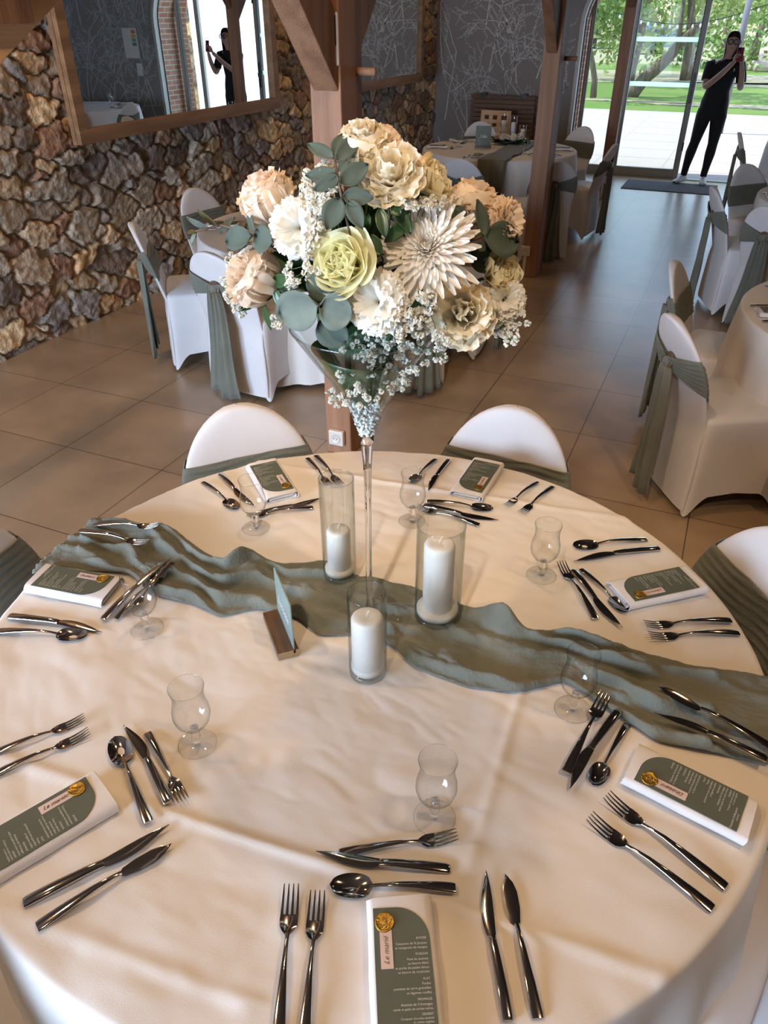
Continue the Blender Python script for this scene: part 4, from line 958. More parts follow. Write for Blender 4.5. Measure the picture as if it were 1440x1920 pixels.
# ---------------------------------------------------------------- candles in cylinders
def candle_set(b, R, H, cr, ch, lab, tilt=0, sx_=0):
    g = at(*b, .75); z0 = max(top_z(g.x+R*.9*math.cos(a), g.y+R*.9*math.sin(a)) for a in [k*PI/4 for k in range(8)])
    z0 = min(z0, .7665)
    v = empty('glass_cylinder_vase', (g.x, g.y, z0)); tag(v, 'clear glass cylinder vase '+lab, 'vase')
    MB().lathe([(R-.002, .012), (R-.0015, H*.5), (R-.002, H)], 56).lathe([(R, .006), (R, H*.5), (R, H)], 56).build('glass_wall', M_vase, v)
    MB().torus(R-.001, .0012, Matrix.Translation((0, 0, H)), 56, 6).build('rim', M_solid, v)
    MB().lathe([(.0005, 0), (R-.006, 0), (R-.001, .003), (R-.001, .010), (R-.003, .013), (.0005, .012)], 56).build('glass_base', M_solid, v)
    c = empty('pillar_candle', (g.x+sx_, g.y, z0+.0135)); tag(c, 'white pillar candle '+lab.replace('holding', 'inside the vase holding'), 'candle')
    w_ = MB().lathe([(.0005, .012), (cr-.003, .012), (cr, .016), (cr, ch-.008), (cr-.002, ch-.003), (cr*.8, ch), (cr*.3, ch-.002), (.0005, ch-.003)], 40, TR((0, 0, 0), 0, tilt)); w_.build('wax', M_wax, c)
    MB().lathe([(.0005, 0), (R-.005, 0), (R-.0045, .011), (R-.008, .0135), (.0005, .0135)], 40).build('wax_disc', M_wax, c)
    MB().tube([(0, 0, ch-.004), (.001, 0, ch+.008), (.005, .001, ch+.016)], .0011, 6, TR((0, 0, 0), 0, tilt)).build('wick', M_wick, c)
candle_set((638, 1088), .0385, .262, .027, .118, 'holding the short candle, behind on the left')
candle_set((818.7, 1164), .0495, .240, .032, .185, 'holding the tall candle, widest, on the right', .03)
candle_set((690, 1259), .0380, .205, .0315, .135, 'holding the thick candle, nearest the camera')

# ---------------------------------------------------------------- table sign
A, B = at(510, 1141, .772), at(540, 1218, .772); d = (B-A).normalized(); mid = (A+B)/2; side = Vector((-d.y, d.x, 0))
sg = empty('table_name_stand', (mid.x, mid.y, ztop(mid.x, mid.y)), math.atan2(d.y, d.x)); tag(sg, 'small wooden block holding an upright frosted plate with white lettering', 'sign')
Lb = (B-A).length
M_blk = mat('dark_stained_block', (.13, .065, .03), .4, col2=(.09, .04, .02), scale=10, stretch=(1, 6, 6)); M_endg = mat('end_grain', (.42, .29, .15), .6, scale=60)
MB().box((-Lb/2, -.021, 0), (Lb/2, .011, .018)).box((-Lb/2, .016, 0), (Lb/2, .022, .018)).box((-Lb/2, .010, 0), (Lb/2, .017, .010)).build('wooden_base', M_blk, sg, smooth=False)
MB().box((Lb/2, -.021, 0), (Lb/2+.0012, .011, .018)).box((Lb/2, .016, 0), (Lb/2+.0012, .022, .018)).box((Lb/2, .010, 0), (Lb/2+.0012, .017, .010)).build('sawn_end', M_endg, sg, smooth=False)
M_frost = mat('frosted_acrylic', (.27, .36, .34), .35, scale=3, coat=.3)
MB().box((-Lb/2+.002, .0118, .010), (Lb/2-.004, .0152, .135)).build('frosted_plate', M_frost, sg, smooth=False, bevel=.0006)
tx = text_mesh('plate_lettering', [('Lucoste', .034, 0, 0)], M_napkin, sg, (0, 0, 0), 0, 'CENTER', .4)
tx.rotation_euler = (PI/2, 0, 0); tx.location = (-.002, .0112, .062); tx.scale = (.78, 1, 1)

# ---------------------------------------------------------------- tall vase
gv = at(693, 1154, .75); VZ = .753; VX, VY = gv.x, gv.y
vs = empty('martini_vase', (VX, VY, VZ)); tag(vs, 'tall clear glass martini vase on a long thin stem at the table centre', 'vase')
MB().lathe([(.072, .001), (.0735, .003), (.072, .005), (.03, .009), (.0105, .015)], 48).build('base_plate', M_solid, vs)
MB().lathe([(.0005, .008), (.0105, .014), (.0068, .04), (.0062, .15), (.0066, .30), (.0085, .385), (.0115, .42), (.0135, .445), (.0005, .452)], 40).build('stem_and_base', M_stemglass, vs)
MB().lathe([(.012, .44), (.020, .47), (.033, .505), (.062, .555), (.098, .61), (.128, .655)], 56).lathe([(.0145, .44), (.0225, .47), (.0355, .505), (.0645, .555), (.1005, .61), (.1305, .655)], 56).build('cone_bowl', M_vase, vs)
MB().torus(.1293, .0016, Matrix.Translation((0, 0, .655)), 56, 6).build('rim', M_solid, vs)
rn = random.Random(8); cr2 = MB()
for k in range(420):
    z = rn.uniform(.448, .523); R0 = .0125+(z-.44)*.34; a = rn.uniform(0, 2*PI); rr = R0*math.sqrt(rn.uniform(.35, .9)); s = rn.uniform(.0022, .0042)
    b = bmesh.new(); bmesh.ops.create_icosphere(b, subdivisions=1, radius=s)
    cr2.add([v.co*(1+rn.uniform(-.25, .25)) for v in b.verts], [tuple(v.index for v in f.verts) for f in b.faces], Matrix.Translation((rr*math.cos(a), rr*math.sin(a), z))); b.free()
tag(cr2.build('white_pebbles', mat('white_crystal', (.80, .83, .80), .25), smooth=False, loc=(VX, VY, VZ)), 'white glassy pebbles filling the bottom of the tall vase cone', 'pebbles', kind='stuff')
M_dleaf = mat('dark_glossy_leaf', (.020, .048, .018), .35, col2=(.03, .075, .022), scale=25)
lf = MB(); rows = []
for k in range(49):
    a = 2*PI*k/48*1.4; rows.append([((.023+.33*0+ (z-.505)*.72)*math.cos(a)*.93, (.023+(z-.505)*.72)*math.sin(a)*.93, z+.004*math.sin(a*2)) for z in (.525, .54, .56, .58, .60, .615)])
lf.grid(rows); tag(lf.build('coiled_leaf', M_dleaf, loc=(VX, VY, VZ), solid=.0008), 'broad dark green leaf coiled inside the vase cone', 'leaf')
M_foam = mat('green_floral_foam', (.035, .07, .035), .9, bump=.4)
tag(MB().lathe([(.055, .60), (.078, .64), (.085, .70), (.06, .74), (.001, .75)], 24, cap0=True).build('floral_foam', M_foam, loc=(VX, VY, VZ)), 'dark green floral foam block hidden under the flowers of the tall vase', 'foam')

# ---------------------------------------------------------------- flowers
EC = Vector((VX, VY, 1.515)); ER = Vector((.185, .185, .205))
def onell(px, py, f=1.0):
    d = ray(px, py).normalized(); o = CAM-EC; R = ER*f
    D = Vector((d.x/R.x, d.y/R.y, d.z/R.z)); O = Vector((o.x/R.x, o.y/R.y, o.z/R.z))
    a = D.dot(D); b = D.dot(O); c = O.dot(O)-1; q = b*b-a*c
    t = (-b-math.sqrt(q))/a if q > 0 else -b/a
    P = CAM+d*t; n = Vector(((P.x-EC.x)/R.x**2, (P.y-EC.y)/R.y**2, (P.z-EC.z)/R.z**2)).normalized()
    return P, n, t
def petal(mb, M, L, W, a0, a1, r0=.0, h0=.0, cup=.3, ruf=0, fr=0, nu=7, nv=7, tip=.5, seed=0, wp=.75):
    rn = random.Random(seed); p1, p2 = rn.uniform(0, 6), rn.uniform(0, 6); rows = []; r, h = r0, h0
    for i in range(nv):
        v = i/(nv-1); ph = a0+(a1-a0)*v
        if i: r += math.sin(ph)*L/(nv-1); h += math.cos(ph)*L/(nv-1)
        w_ = W*(math.sin(PI*min(1, v*wp+.10))**.75 if v < 1 else math.sin(PI*min(1, wp+.1))**.75)
        if i == nv-1: w_ *= tip
        nr, nh = -math.cos(ph), math.sin(ph)      # inward normal
        row = []
        for j in range(nu):
            u = 2*j/(nu-1)-1; c_ = cup*W*u*u*min(1, v*2)
            rf = ruf*v*v*(math.sin(u*5+p1)+.6*math.sin(u*11+p2))
            fz = fr*v**3*(math.sin(u*23+p1*3)*.5+rn.uniform(-.5, .5))
            row.append((r+nr*(c_+rf)+math.sin(ph)*fz, u*w_, h+nh*(c_+rf)+math.cos(ph)*fz))
        rows.append(row)
    mb.grid(rows, M)
def RZ(a): return Matrix.Rotation(a, 4, 'Z')
def pet_mat(name, c, c2, sc=18):
    m = mat(name, c, .6, col2=c2, scale=sc); t = m.node_tree; p = t.nodes['Principled BSDF']; tl = nd(t, 'ShaderNodeBsdfTranslucent'); ms = nd(t, 'ShaderNodeMixShader'); ms.inputs[0].default_value = .42
    t.links.new(p.inputs['Base Color'].links[0].from_socket, tl.inputs[0]); t.links.new(p.outputs[0], ms.inputs[1]); t.links.new(tl.outputs[0], ms.inputs[2]); t.links.new(ms.outputs[0], t.nodes['Material Output'].inputs[0]); return m
P_ivory = pet_mat('ivory_petals', (.90, .85, .70), (.90, .80, .60)); P_blush = pet_mat('blush_petals', (.90, .80, .68), (.89, .74, .58))
P_white = pet_mat('white_petals', (.93, .92, .87), (.93, .89, .80)); P_yel = pet_mat('lemon_petals', (.90, .88, .60), (.88, .84, .56)); P_cream = pet_mat('cream_petals', (.90, .84, .62), (.86, .78, .55))
P_mum = pet_mat('mum_petals', (.93, .90, .83), (.90, .84, .76), 40)
M_stem = mat('green_stem', (.08, .16, .04), .5); M_sepal = mat('green_sepal', (.10, .20, .05), .5)
def peony(mb, R, openness, seed):
    rn = random.Random(seed)
    for k in range(7): petal(mb, RZ(2*PI*k/7+rn.uniform(-.2, .2)), R*(2.15-1.5*openness), R*1.02, 1.5, -.62+openness*.8+rn.uniform(-.08, .1), r0=.002, h0=-R*.78, cup=.42, ruf=R*.035, fr=R*.03, nu=9, nv=11, seed=seed*50+k, tip=.95, wp=.66)
    for k in range(7): petal(mb, RZ(2*PI*k/7+.4+rn.uniform(-.2, .2)), R*(1.95-1.3*openness), R*.9, 1.38, -.55+openness*.7+rn.uniform(-.1, .15), r0=.002, h0=-R*.72, cup=.42, ruf=R*.05, fr=R*.05, nu=9, nv=10, seed=seed*60+k, tip=.95, wp=.66)
    n = 64
    for k in range(n):
        f = (k+.5)/n; th = (.95+1.2*openness)*f**.6; h0 = -R*.35
        b = -2*h0*math.cos(th)*-1; Rt = R*rn.uniform(.86, 1.02)*(1-.06*f)
        L = -(h0*math.cos(th))+math.sqrt(max(0, (h0*math.cos(th))**2-(h0*h0-Rt*Rt)))
        petal(mb, RZ(k*2.4), L*1.12, R*(.32+.18*f), th+.12, th+rn.uniform(-.55, .85)-.35*f, r0=R*.02, h0=h0, cup=.18, ruf=R*.05, fr=R*.05, nu=9, nv=6, seed=seed*70+k, tip=1.0, wp=.5)
def rose(mb, R, seed, tight=0):
    rn = random.Random(seed)
    for k in range(30):
        f = k/29; a = k*2.399
        petal(mb, RZ(a), R*(1.05+.28*f), R*(.30+.72*f**.8), .12+.72*f**1.3, -.32+(1.62-tight)*f**2.2, r0=R*(.03+.10*f), h0=-R*.58-R*.08*f, cup=.60-.30*f, ruf=R*.018*f, nu=11, nv=9, seed=seed*9+k, tip=.93, wp=.62)
def carnation(mb, R, seed):
    rn = random.Random(seed)
    for k in range(58):
        f = (k+.5)/58; th = 1.5*f**.7
        petal(mb, RZ(k*2.399), R*(.98+.10*rn.random()), R*(.42+.14*f), th*.6, th+rn.uniform(.35, 1.0), r0=R*.04, h0=-R*.22, cup=.02, ruf=R*.07, fr=R*.06, nu=13, nv=7, seed=seed*31+k, tip=1.0, wp=.44)
def mum(mb, R, seed):
    rn = random.Random(seed); n = 250
    for k in range(n):
        f = (k+.5)/n; th = .04+1.52*f**.60; L = R*(.15+.87*f**.95)*rn.uniform(.9, 1.08)
        if f > .86: th += rn.uniform(-.05, .30)
        petal(mb, RZ(k*2.399+rn.uniform(-.05, .05)), L, R*(.034+.046*f), th, th-.55*(1-f)+.02+rn.uniform(-.1, .12), r0=R*.12*f+.0008, h0=-R*.10*f, cup=.35, nu=5, nv=7, seed=k, tip=.55, wp=.74)
def flower(kind, px, py, Rpx, m_, label, tiltv=None, f=1.0, op=0, dz=0, seedk=None, grp=None):
    P, n, t = onell(px, py, f); R = Rpx/FPX*t*math.cos(math.atan2(abs(px-720), FPX))*.98
    P = P-n*R*.45; view = (CAM-P).normalized()
    ax = (n*.55+view*.45 if tiltv is None else Vector(tiltv)).normalized()
    # put the visual centre on the pixel
    d = ray(px, py).normalized(); P = CAM+d*((P-CAM).dot(d))
    r = empty(kind, P); sd = seedk or int(px+py); r.rotation_mode = 'QUATERNION'; r.rotation_quaternion = ax.to_track_quat('Z', 'Y')
    mb = MB(); h = {'peony': lambda: peony(mb, R, op, sd), 'rose': lambda: rose(mb, R, sd, op), 'carnation': lambda: carnation(mb, R, sd), 'chrysanthemum': lambda: mum(mb, R, sd)}[kind]; h()
    o = mb.build('petals', m_, r)
    q = r.rotation_quaternion.inverted(); base = q @ (Vector((VX, VY, VZ+.66))-P)
    s0 = Vector((0, 0, -R*.6)); sp = [s0.lerp(base, k/6)+Vector((0, 0, -R*.5*math.sin(PI*k/6))) for k in range(7)]
    MB().tube(sp, .0028, 7).build('stem', M_stem, r)
    cx_ = MB()
    for k in range(5): petal(cx_, RZ(k*2*PI/5), R*.75, R*.22, 1.5, .5, h0=-R*(.78 if kind != 'chrysanthemum' else .3), cup=.2, nu=5, nv=5, seed=k, tip=.15)
    cx_.build('sepals', M_sepal, r)
    tag(r, label, {'chrysanthemum': 'flower'}.get(kind, 'flower'), 'flowers of the tall centrepiece'); return r
flower('peony', 683, 282, 44, P_ivory, 'round ivory peony at the very top of the bouquet', (.1, -.45, 1), .98, 0)
flower('carnation', 722, 268, 31, P_blush, 'peach-tinted carnation behind the topmost peony', (.6, -.1, .8), .92)
flower('rose', 812, 344, 40, P_cream, 'cream rose at the upper right facing sideways', (.9, .1, .55), .95, .3)
flower('carnation', 772, 318, 34, P_blush, 'peach carnation between the cream rose and the upper peony', (.4, .1, 1), .9)
flower('peony', 735, 336, 54, P_ivory, 'open cream peony with pale green outer petals near the top', (.15, -.75, .75), 1.0, .28)
flower('peony', 505, 378, 47, P_blush, 'closed blush peony at the upper left', (-.35, -.3, 1), .98, .0)
flower('carnation', 560, 428, 51, P_white, 'large white carnation at the left next to the blush peony', None, 1.0)
flower('peony', 482, 522, 52, P_blush, 'drooping blush peony at the far left of the bouquet', (-.55, -.55, .5), 1.02, .12)
flower('rose', 642, 494, 52, P_yel, 'pale yellow open rose in the centre of the bouquet', (-.05, -.9, .42), 1.02, .0)
flower('carnation', 708, 566, 56, P_white, 'white carnation low in the centre below the rose', (.1, -.9, .45), 1.0)
flower('chrysanthemum', 800, 462, 98, P_mum, 'large white spider chrysanthemum with pointed petals', (.18, -.72, .62), 1.0)
flower('peony', 868, 590, 56, P_ivory, 'big cream ruffled peony at the lower right', (.25, -.85, .5), 1.02, .3)
flower('peony', 885, 385, 40, P_blush, 'peach peony bud at the upper right', (.3, .0, 1), .98, .0)
flower('carnation', 945, 412, 40, P_blush, 'peach-white carnation at the right edge of the bouquet', (.95, -.1, .4), 1.0)
flower('carnation', 918, 400, 28, P_white, 'small white carnation beside the peach bud', (.3, -.4, .9), .95)
flower('rose', 936, 512, 39, P_cream, 'cream rose at the right, half behind a white carnation', (.85, -.4, .45), .98, .5)
flower('carnation', 946, 562, 37, P_white, 'small white carnation at the lower right edge', (.5, -.8, .35), 1.02)

# leaves
M_euc = mat('eucalyptus_leaf', (.058, .078, .060), .8, spec=.3, col2=(.08, .105, .085), scale=22); M_euc2 = mat('eucalyptus_pale_leaf', (.115, .14, .118), .8, spec=.3, col2=(.15, .18, .15), scale=22); M_olive = mat('olive_brown_leaf', (.10, .085, .03), .5)
M_twg = mat('brown_twig', (.11, .07, .05), .6)
def leaf(mb, b, t, wpx, f, lift=.0, roundness=.5, bend=.12):
    B, nB, tb_ = onell(*b, f); T, nT, tt = onell(*t, f); T = T+nT*lift; n = ((nB+nT)*.5+(CAM-B).normalized()*.5).normalized()
    d = T-B; L = d.length; s = d.cross(n).normalized(); n = s.cross(d).normalized(); W = wpx/FPX*tb_/2
    rows = []
    for i in range(11):
        v = i/10; w_ = W*(math.sin(PI*v**(.82 if roundness < .7 else .95))**(.75 if roundness < .7 else .55) if 0 < v < 1 else .02)
        c = B+d*v+n*(bend*L*math.sin(PI*v)*.35)
        rows.append([c+s*(w_*u)+n*(W*.22*u*u-W*.05*(1-abs(u))) for u in (-1, -.66, -.33, 0, .33, .66, 1)])
    mb.grid(rows)
def spray(name, label, cat, leaves, stem, mt, f=1.06, grp=None, srad=.0018):
    root = onell(*stem[0], f)[0]; r = empty(name, root); tag(r, label, cat, grp); Mt = Matrix.Translation(-root)
    for lv in leaves:
        mb = MB(); b, t, w_ = lv[:3]; leaf(mb, b, t, w_, lv[3] if len(lv) > 3 else f, *(lv[5:] if len(lv) > 5 else ()))
        m_ = lv[4] if len(lv) > 4 and lv[4] else mt
        o = mb.build('leaf', m_, r, solid=.0006); o.data.transform(Mt)
    pts = [onell(*q, f*(.72 if i_ == len(stem)-1 else .9 if i_ == len(stem)-2 else 1))[0] for i_, q in enumerate(stem)]; pts.append(Vector((VX, VY, VZ+.68)))
    MB().tube(pts, srad, 6, Mt).build('stem', M_twg, r)
GE = 'eucalyptus in the tall centrepiece'
spray('eucalyptus_sprig', 'upright eucalyptus sprig with paired grey-green leaves at the top left', 'foliage', [
  ((626, 298), (577, 271), 24), ((626, 290), (642, 252), 22), ((631, 304), (676, 254), 32), ((633, 328), (573, 330), 27), ((637, 332), (589, 358), 26), ((638, 346), (691, 309), 38), ((637, 372), (613, 432), 42), ((643, 368), (700, 373), 33), ((654, 376), (680, 430), 30), ((634, 322), (652, 300), 14)],
  [(625, 286), (631, 320), (640, 368), (652, 420), (672, 500)], M_euc, 1.08, GE)
spray('eucalyptus_sprig', 'trailing eucalyptus sprig reaching far out to the left', 'foliage', [
  ((392, 428), (350, 406), 15, 1.12, M_euc2), ((410, 424), (369, 389), 16, 1.12, M_olive), ((368, 436), (359, 459), 13, 1.12, M_euc2), ((368, 435), (351, 437), 9, 1.12, M_olive), ((414, 440), (441, 408), 22, 1.12), ((474, 443), (426, 452), 42, 1.1, None, 0, .9), ((478, 438), (466, 392), 14, 1.1), ((480, 442), (514, 456), 46, 1.06, None, 0, .9)],
  [(366, 434), (392, 428), (415, 422), (450, 432), (476, 442), (540, 480)], M_euc, 1.12, GE)
spray('eucalyptus_sprig', 'eucalyptus sprig with two big round pale leaves at the lower left', 'foliage', [
  ((599, 571), (524, 588), 76, 1.06, M_euc2, 0, .95), ((600, 573), (662, 592), 70, 1.04, M_euc2, 0, .95), ((598, 600), (650, 642), 62, .98, None, 0, .95), ((620, 560), (577, 521), 40, .98, None, 0, .9), ((600, 552), (640, 560), 34, .96)],
  [(598, 572), (612, 560), (640, 540)], M_euc, 1.04, GE)
spray('eucalyptus_sprig', 'eucalyptus sprig with a tall and a round leaf at the right of the bouquet', 'foliage', [
  ((905, 443), (893, 374), 34, 1.1), ((905, 444), (969, 456), 62, 1.1, None, 0, .95), ((905, 440), (911, 398), 18, 1.06), ((866, 425), (850, 386), 36, 1.0, None, 0, .9), ((880, 470), (920, 505), 66, .92, None, 0, .9)],
  [(905, 444), (880, 452), (850, 470)], M_euc, 1.06, GE)
spray('peony_leaves', 'dark green pointed leaves below the left peony', 'foliage', [((498, 572), (509, 618), 17, 1.0), ((478, 568), (450, 583), 15, 1.0), ((516, 545), (533, 578), 22, 1.0), ((512, 530), (548, 520), 24, .95), ((520, 520), (560, 560), 26, .9)], [(500, 565), (520, 550), (560, 540)], M_dleaf, 1.0)
spray('peony_leaves', 'dark green leaves under the open cream peony', 'foliage', [((712, 390), (722, 446), 24, 1.0), ((733, 388), (752, 402), 22, 1.0), ((742, 384), (770, 440), 26, .92), ((690, 400), (670, 450), 26, .92), ((915, 560), (905, 590), 20, .95), ((690, 440), (715, 480), 26, .9), ((760, 420), (720, 455), 24, .9)], [(728, 380), (730, 410), (728, 460)], M_dleaf, 1.0)
rn = random.Random(77); fil = empty('leather_leaf_fern', EC); tag(fil, 'dark green filler foliage packed between the flowers of the tall centrepiece', 'foliage'); mb = MB()
for k in range(120):
    v = Vector((rn.gauss(0, 1), rn.gauss(0, 1), rn.gauss(0, .9))).normalized(); v.z = abs(v.z) if rn.random() < .5 else v.z*.75; base = Vector((v.x*.05, v.y*.05, v.z*.05-.02)); tipp = Vector((v.x*.165, v.y*.165, v.z*.16-.01))
    d = tipp-base; s = d.cross(Vector((rn.gauss(0, 1), rn.gauss(0, 1), rn.gauss(0, 1)))).normalized(); w_ = rn.uniform(.018, .032)
    mb.grid([[base+d*q+s*(w_*math.sin(PI*max(q, .02))**.8*u) for u in (-1, 0, 1)] for q in (0, .2, .4, .6, .8, .95, 1)])
tag(mb.build('fern_leaves', M_dleaf, fil), kind='stuff')

# gypsophila
M_gyp = pet_mat('gypsophila_blossom', (.93, .92, .86), (.90, .88, .80), 60); M_gst = mat('fine_green_stem', (.10, .16, .06), .6)
puff = []
rn = random.Random(4)
for vv in range(4):
    mb = MB()
    for k in range(16):
        v = Vector((rn.gauss(0, 1), rn.gauss(0, 1), rn.gauss(.3, 1))).normalized(); s = v.orthogonal().normalized(); s.rotate(Matrix.Rotation(rn.uniform(0, 6), 3, v)); s2 = v.cross(s)
        mb.add([v*.25, v*.95+s*.55, v*1.15+s2*.25, v*.9-s*.5, v*.75-s2*.45], [(0, 1, 2), (0, 2, 3), (0, 3, 4), (0, 4, 1), (1, 2, 3)])
    puff.append((mb.v[:], mb.f[:]))
def gyp(label, pts, root, f=1.05, n=1, spread=10, size=.0048, axis=None):
    """pts: list of (px,py,count)"""
    rp = onell(*root, .75)[0] if axis is None else axis; r = empty('gypsophila_spray', rp); tag(r, label, 'flower', 'gypsophila of the tall centrepiece')
    bl, stm = MB(), MB()
    for (x, y, cnt) in pts:
        cnt = int(cnt*(.62 if axis is not None else .8)+.5)
        hub = onell(x, y, f*.96)[0] if axis is None else None
        if axis is not None:
            rr = Vector((VX, VY)).length; d = ray(x, y); hub = CAM+d*((rr-.075*abs(f))/math.hypot(d.x, d.y))
        mid = rp.lerp(hub, .5)+Vector((0, 0, .012)); stm.tube([rp-rp, mid-rp, hub-rp], .0006, 4)
        for _ in range(cnt):
            if axis is None: P, nn, t = onell(x+rn.gauss(0, spread), y+rn.gauss(0, spread), f*rn.uniform(.97, 1.06))
            else:
                d = ray(x+rn.gauss(0, spread), y+rn.gauss(0, spread)); P = CAM+d*((rr-.075*abs(f)-rn.uniform(-.015, .02))/math.hypot(d.x, d.y))
            s = size*rn.uniform(.75, 1.3); vs_, fs_ = puff[rn.randrange(4)]
            M_ = Matrix.Translation(P-rp) @ Matrix.Rotation(rn.uniform(0, 6), 4, Vector((rn.gauss(0, 1), rn.gauss(0, 1), rn.gauss(0, 1))).normalized()) @ Matrix.Scale(s, 4)
            bl.add(vs_, fs_, M_); stm.tube([hub-rp, (hub-rp).lerp(P-rp, .5)+Vector((0, 0, .003)), P-rp], .00045, 4)
    tag(bl.build('blossoms', M_gyp, r, smooth=False), kind='stuff'); stm.build('stems', M_gst, r)
gyp('white gypsophila cluster between the left carnation and the eucalyptus sprig', [(590, 360, 14), (600, 375, 14), (575, 345, 8), (613, 385, 8), (595, 395, 8)], (640, 480), 1.0, spread=9, size=.0058)
gyp('gypsophila specks beside the eucalyptus tip at the top left', [(600, 318, 4), (615, 312, 4), (640, 300, 2), (628, 360, 2)], (640, 480), 1.03, spread=5, size=.0055)
gyp('gypsophila cluster under the cream rose at the upper right', [(805, 375, 12), (825, 385, 9), (790, 380, 7), (838, 372, 5), (770, 388, 7)], (770, 480), 1.0, spread=8, size=.0052)
gyp('gypsophila hanging at the far left edge below the drooping peony', [(438, 540, 12), (432, 560, 10), (440, 575, 8), (436, 488, 7), (448, 585, 6), (428, 525, 6)], (560, 520), 1.05, spread=7, size=.0045)
gyp('gypsophila in the dark gap between the carnation and the rose', [(553, 520, 6), (548, 505, 5), (580, 500, 5), (585, 520, 5), (545, 535, 4), (570, 480, 4)], (610, 520), .97, spread=8, size=.0052)
gyp('gypsophila at the lower right edge below the small carnation', [(955, 600, 10), (940, 620, 10), (970, 590, 8), (965, 570, 5), (955, 635, 8), (930, 605, 6), (975, 610, 4)], (880, 540), 1.03, spread=8, size=.0048)
gyp('tiny gypsophila sprig hanging below the large round eucalyptus leaf', [(518, 612, 6), (514, 600, 3)], (560, 560), 1.04, spread=4, size=.0045)
gyp('dense gypsophila cluster between the low carnation and the big peony', [(770, 590, 16), (790, 600, 16), (800, 575, 12), (760, 615, 14), (812, 560, 6), (785, 620, 10), (820, 625, 8), (740, 600, 8), (825, 640, 7)], (780, 540), 1.02, spread=10, size=.0056)
AX_ = Vector((VX+.02, VY-.02, VZ+.64))
gyp('cascading gypsophila over the front of the vase cone', [(640, 640, 9), (665, 655, 9), (690, 670, 12), (720, 655, 13), (745, 665, 15), (715, 690, 8), (760, 645, 12), (690, 640, 8), (730, 635, 10), (655, 620, 5), (775, 655, 6), (700, 610, 6)], (0, 0), 1.25, spread=11, size=.0052, axis=AX_)
gyp('gypsophila tips hanging lowest in front of the white pebbles', [(620, 738, 9), (645, 748, 10), (665, 735, 9), (700, 745, 10), (720, 735, 8), (742, 725, 6), (690, 720, 8), (650, 705, 7), (675, 765, 3), (760, 712, 7), (772, 700, 5), (640, 765, 4)], (0, 0), .95, spread=9, size=.0052, axis=AX_)
gyp('thin gypsophila branch reaching right under the big peony', [(795, 655, 6), (820, 660, 7), (832, 668, 5), (800, 680, 3), (845, 672, 3), (775, 690, 5)], (0, 0), 1.3, spread=7, size=.0050, axis=AX_)

# ---------------------------------------------------------------- background table dressing
def bg_napkin(x, y, a, label):
    o = nap0.copy(); C.collection.objects.link(o); o.location = (x, y, .7495); o.rotation_euler = (0, 0, a); tag(o, label, 'napkin', 'folded napkins'); 
def bg_card(x, y, a, label):
    c_ = copy_tree(card0); c_.location = (x, y, .7705); c_.rotation_euler = (0, 0, a); tag(c_, label, 'menu card', 'menu cards')
def bg_glass(x, y, label):
    o = copy_tree(gl0); o.location = (x, y, .7495); tag(o, label, 'glass', 'wine glasses')
def bg_cut(kind, x, y, a, label):
    o = proto[kind].copy(); C.collection.objects.link(o); o.location = (x, y, .7495); o.rotation_euler = (0, 0, a); o.scale = (1, 1, 1); tag(o, label, {'fork': 'fork', 'spoon': 'spoon', 'knife': 'knife'}[kind], GC.replace('main', 'background'))
def dress(c, R, angs, where, cards=True):
    for i, (dg, wh) in enumerate(angs):
        a = math.radians(dg); ca, sa = math.cos(a), math.sin(a); X = lambda r, s: (c[0]+r*ca-s*sa, c[1]+r*sa+s*ca)
        x, y = X(R-.15, 0); bg_napkin(x, y, a+PI/2, 'folded napkin '+wh+' of '+where)
        if cards: bg_card(x, y, a+PI/2, 'menu card '+wh+' of '+where)
        x, y = X(R-.36, -.08); bg_glass(x, y, 'stemmed glass '+wh+' of '+where)
        x, y = X(R-.15, .10); bg_cut('fork', x, y, a+PI, 'fork '+wh+' of '+where)
        x, y = X(R-.15, -.11); bg_cut('knife', x, y, a+PI, 'knife '+wh+' of '+where)
        x, y = X(R-.29, 0); bg_cut('spoon', x, y, a+PI/2, 'crosswise spoon '+wh+' of '+where)
dress(TB, .77, [(-158, 'at the left edge'), (150, 'at the back left'), (-100, 'at the near edge')], 'the table by the stone wall')
dress(TCc, .76, [(-162, 'at the left edge'), (-92, 'at the near edge'), (150, 'at the back left'), (-28, 'at the right edge'), (15, 'at the far right')], 'the back table')
dress(TD, .81, [(-167, 'at the aisle edge'), (150, 'at the back left')], 'the nearest aisle table')
dress(TE, .81, [(-170, 'at the aisle edge')], 'the middle aisle table')
dress(TF, .81, [(170, 'at the aisle edge'), (120, 'at the back')], 'the farthest aisle table')
# back table runner hanging over the near edge, sign, candles and flowers
rows = []
for i in range(40):
    f = i/39; yy = TCc[1]+.55-1.36*f; 
    row = []
    for j in range(13):
        u = j/12-.5; x = TCc[0]+.16+u*.25+.01*math.sin(i*.6+j)
        if yy > TCc[1]-.775: row.append((x, yy, .757+.008*abs(math.sin(j*1.1+i*.35))))
        else: row.append((x, TCc[1]-.80-.008*math.sin(j*1.4), .757-(TCc[1]-.775-yy)*8.5))
    rows.append(row)
tag(MB().grid(rows).build('table_runner', M_sage, solid=.002), 'sage runner hanging over the near edge of the back table', 'table runner')
q_ = at(905, 277, .757); sgn_ = empty('table_name_stand', (q_.x, q_.y, .757), .25); tag(sgn_, 'grey-green name card in a wooden foot on the back table', 'sign')
MB().box((-.08, -.02, 0), (.08, .02, .018)).build('wooden_base', M_blk, sgn_, smooth=False)
MB().box((-.075, -.003, .01), (.075, .003, .195)).build('frosted_plate', mat('sage_card_plate', (.16, .19, .165), .6), sgn_, smooth=False)
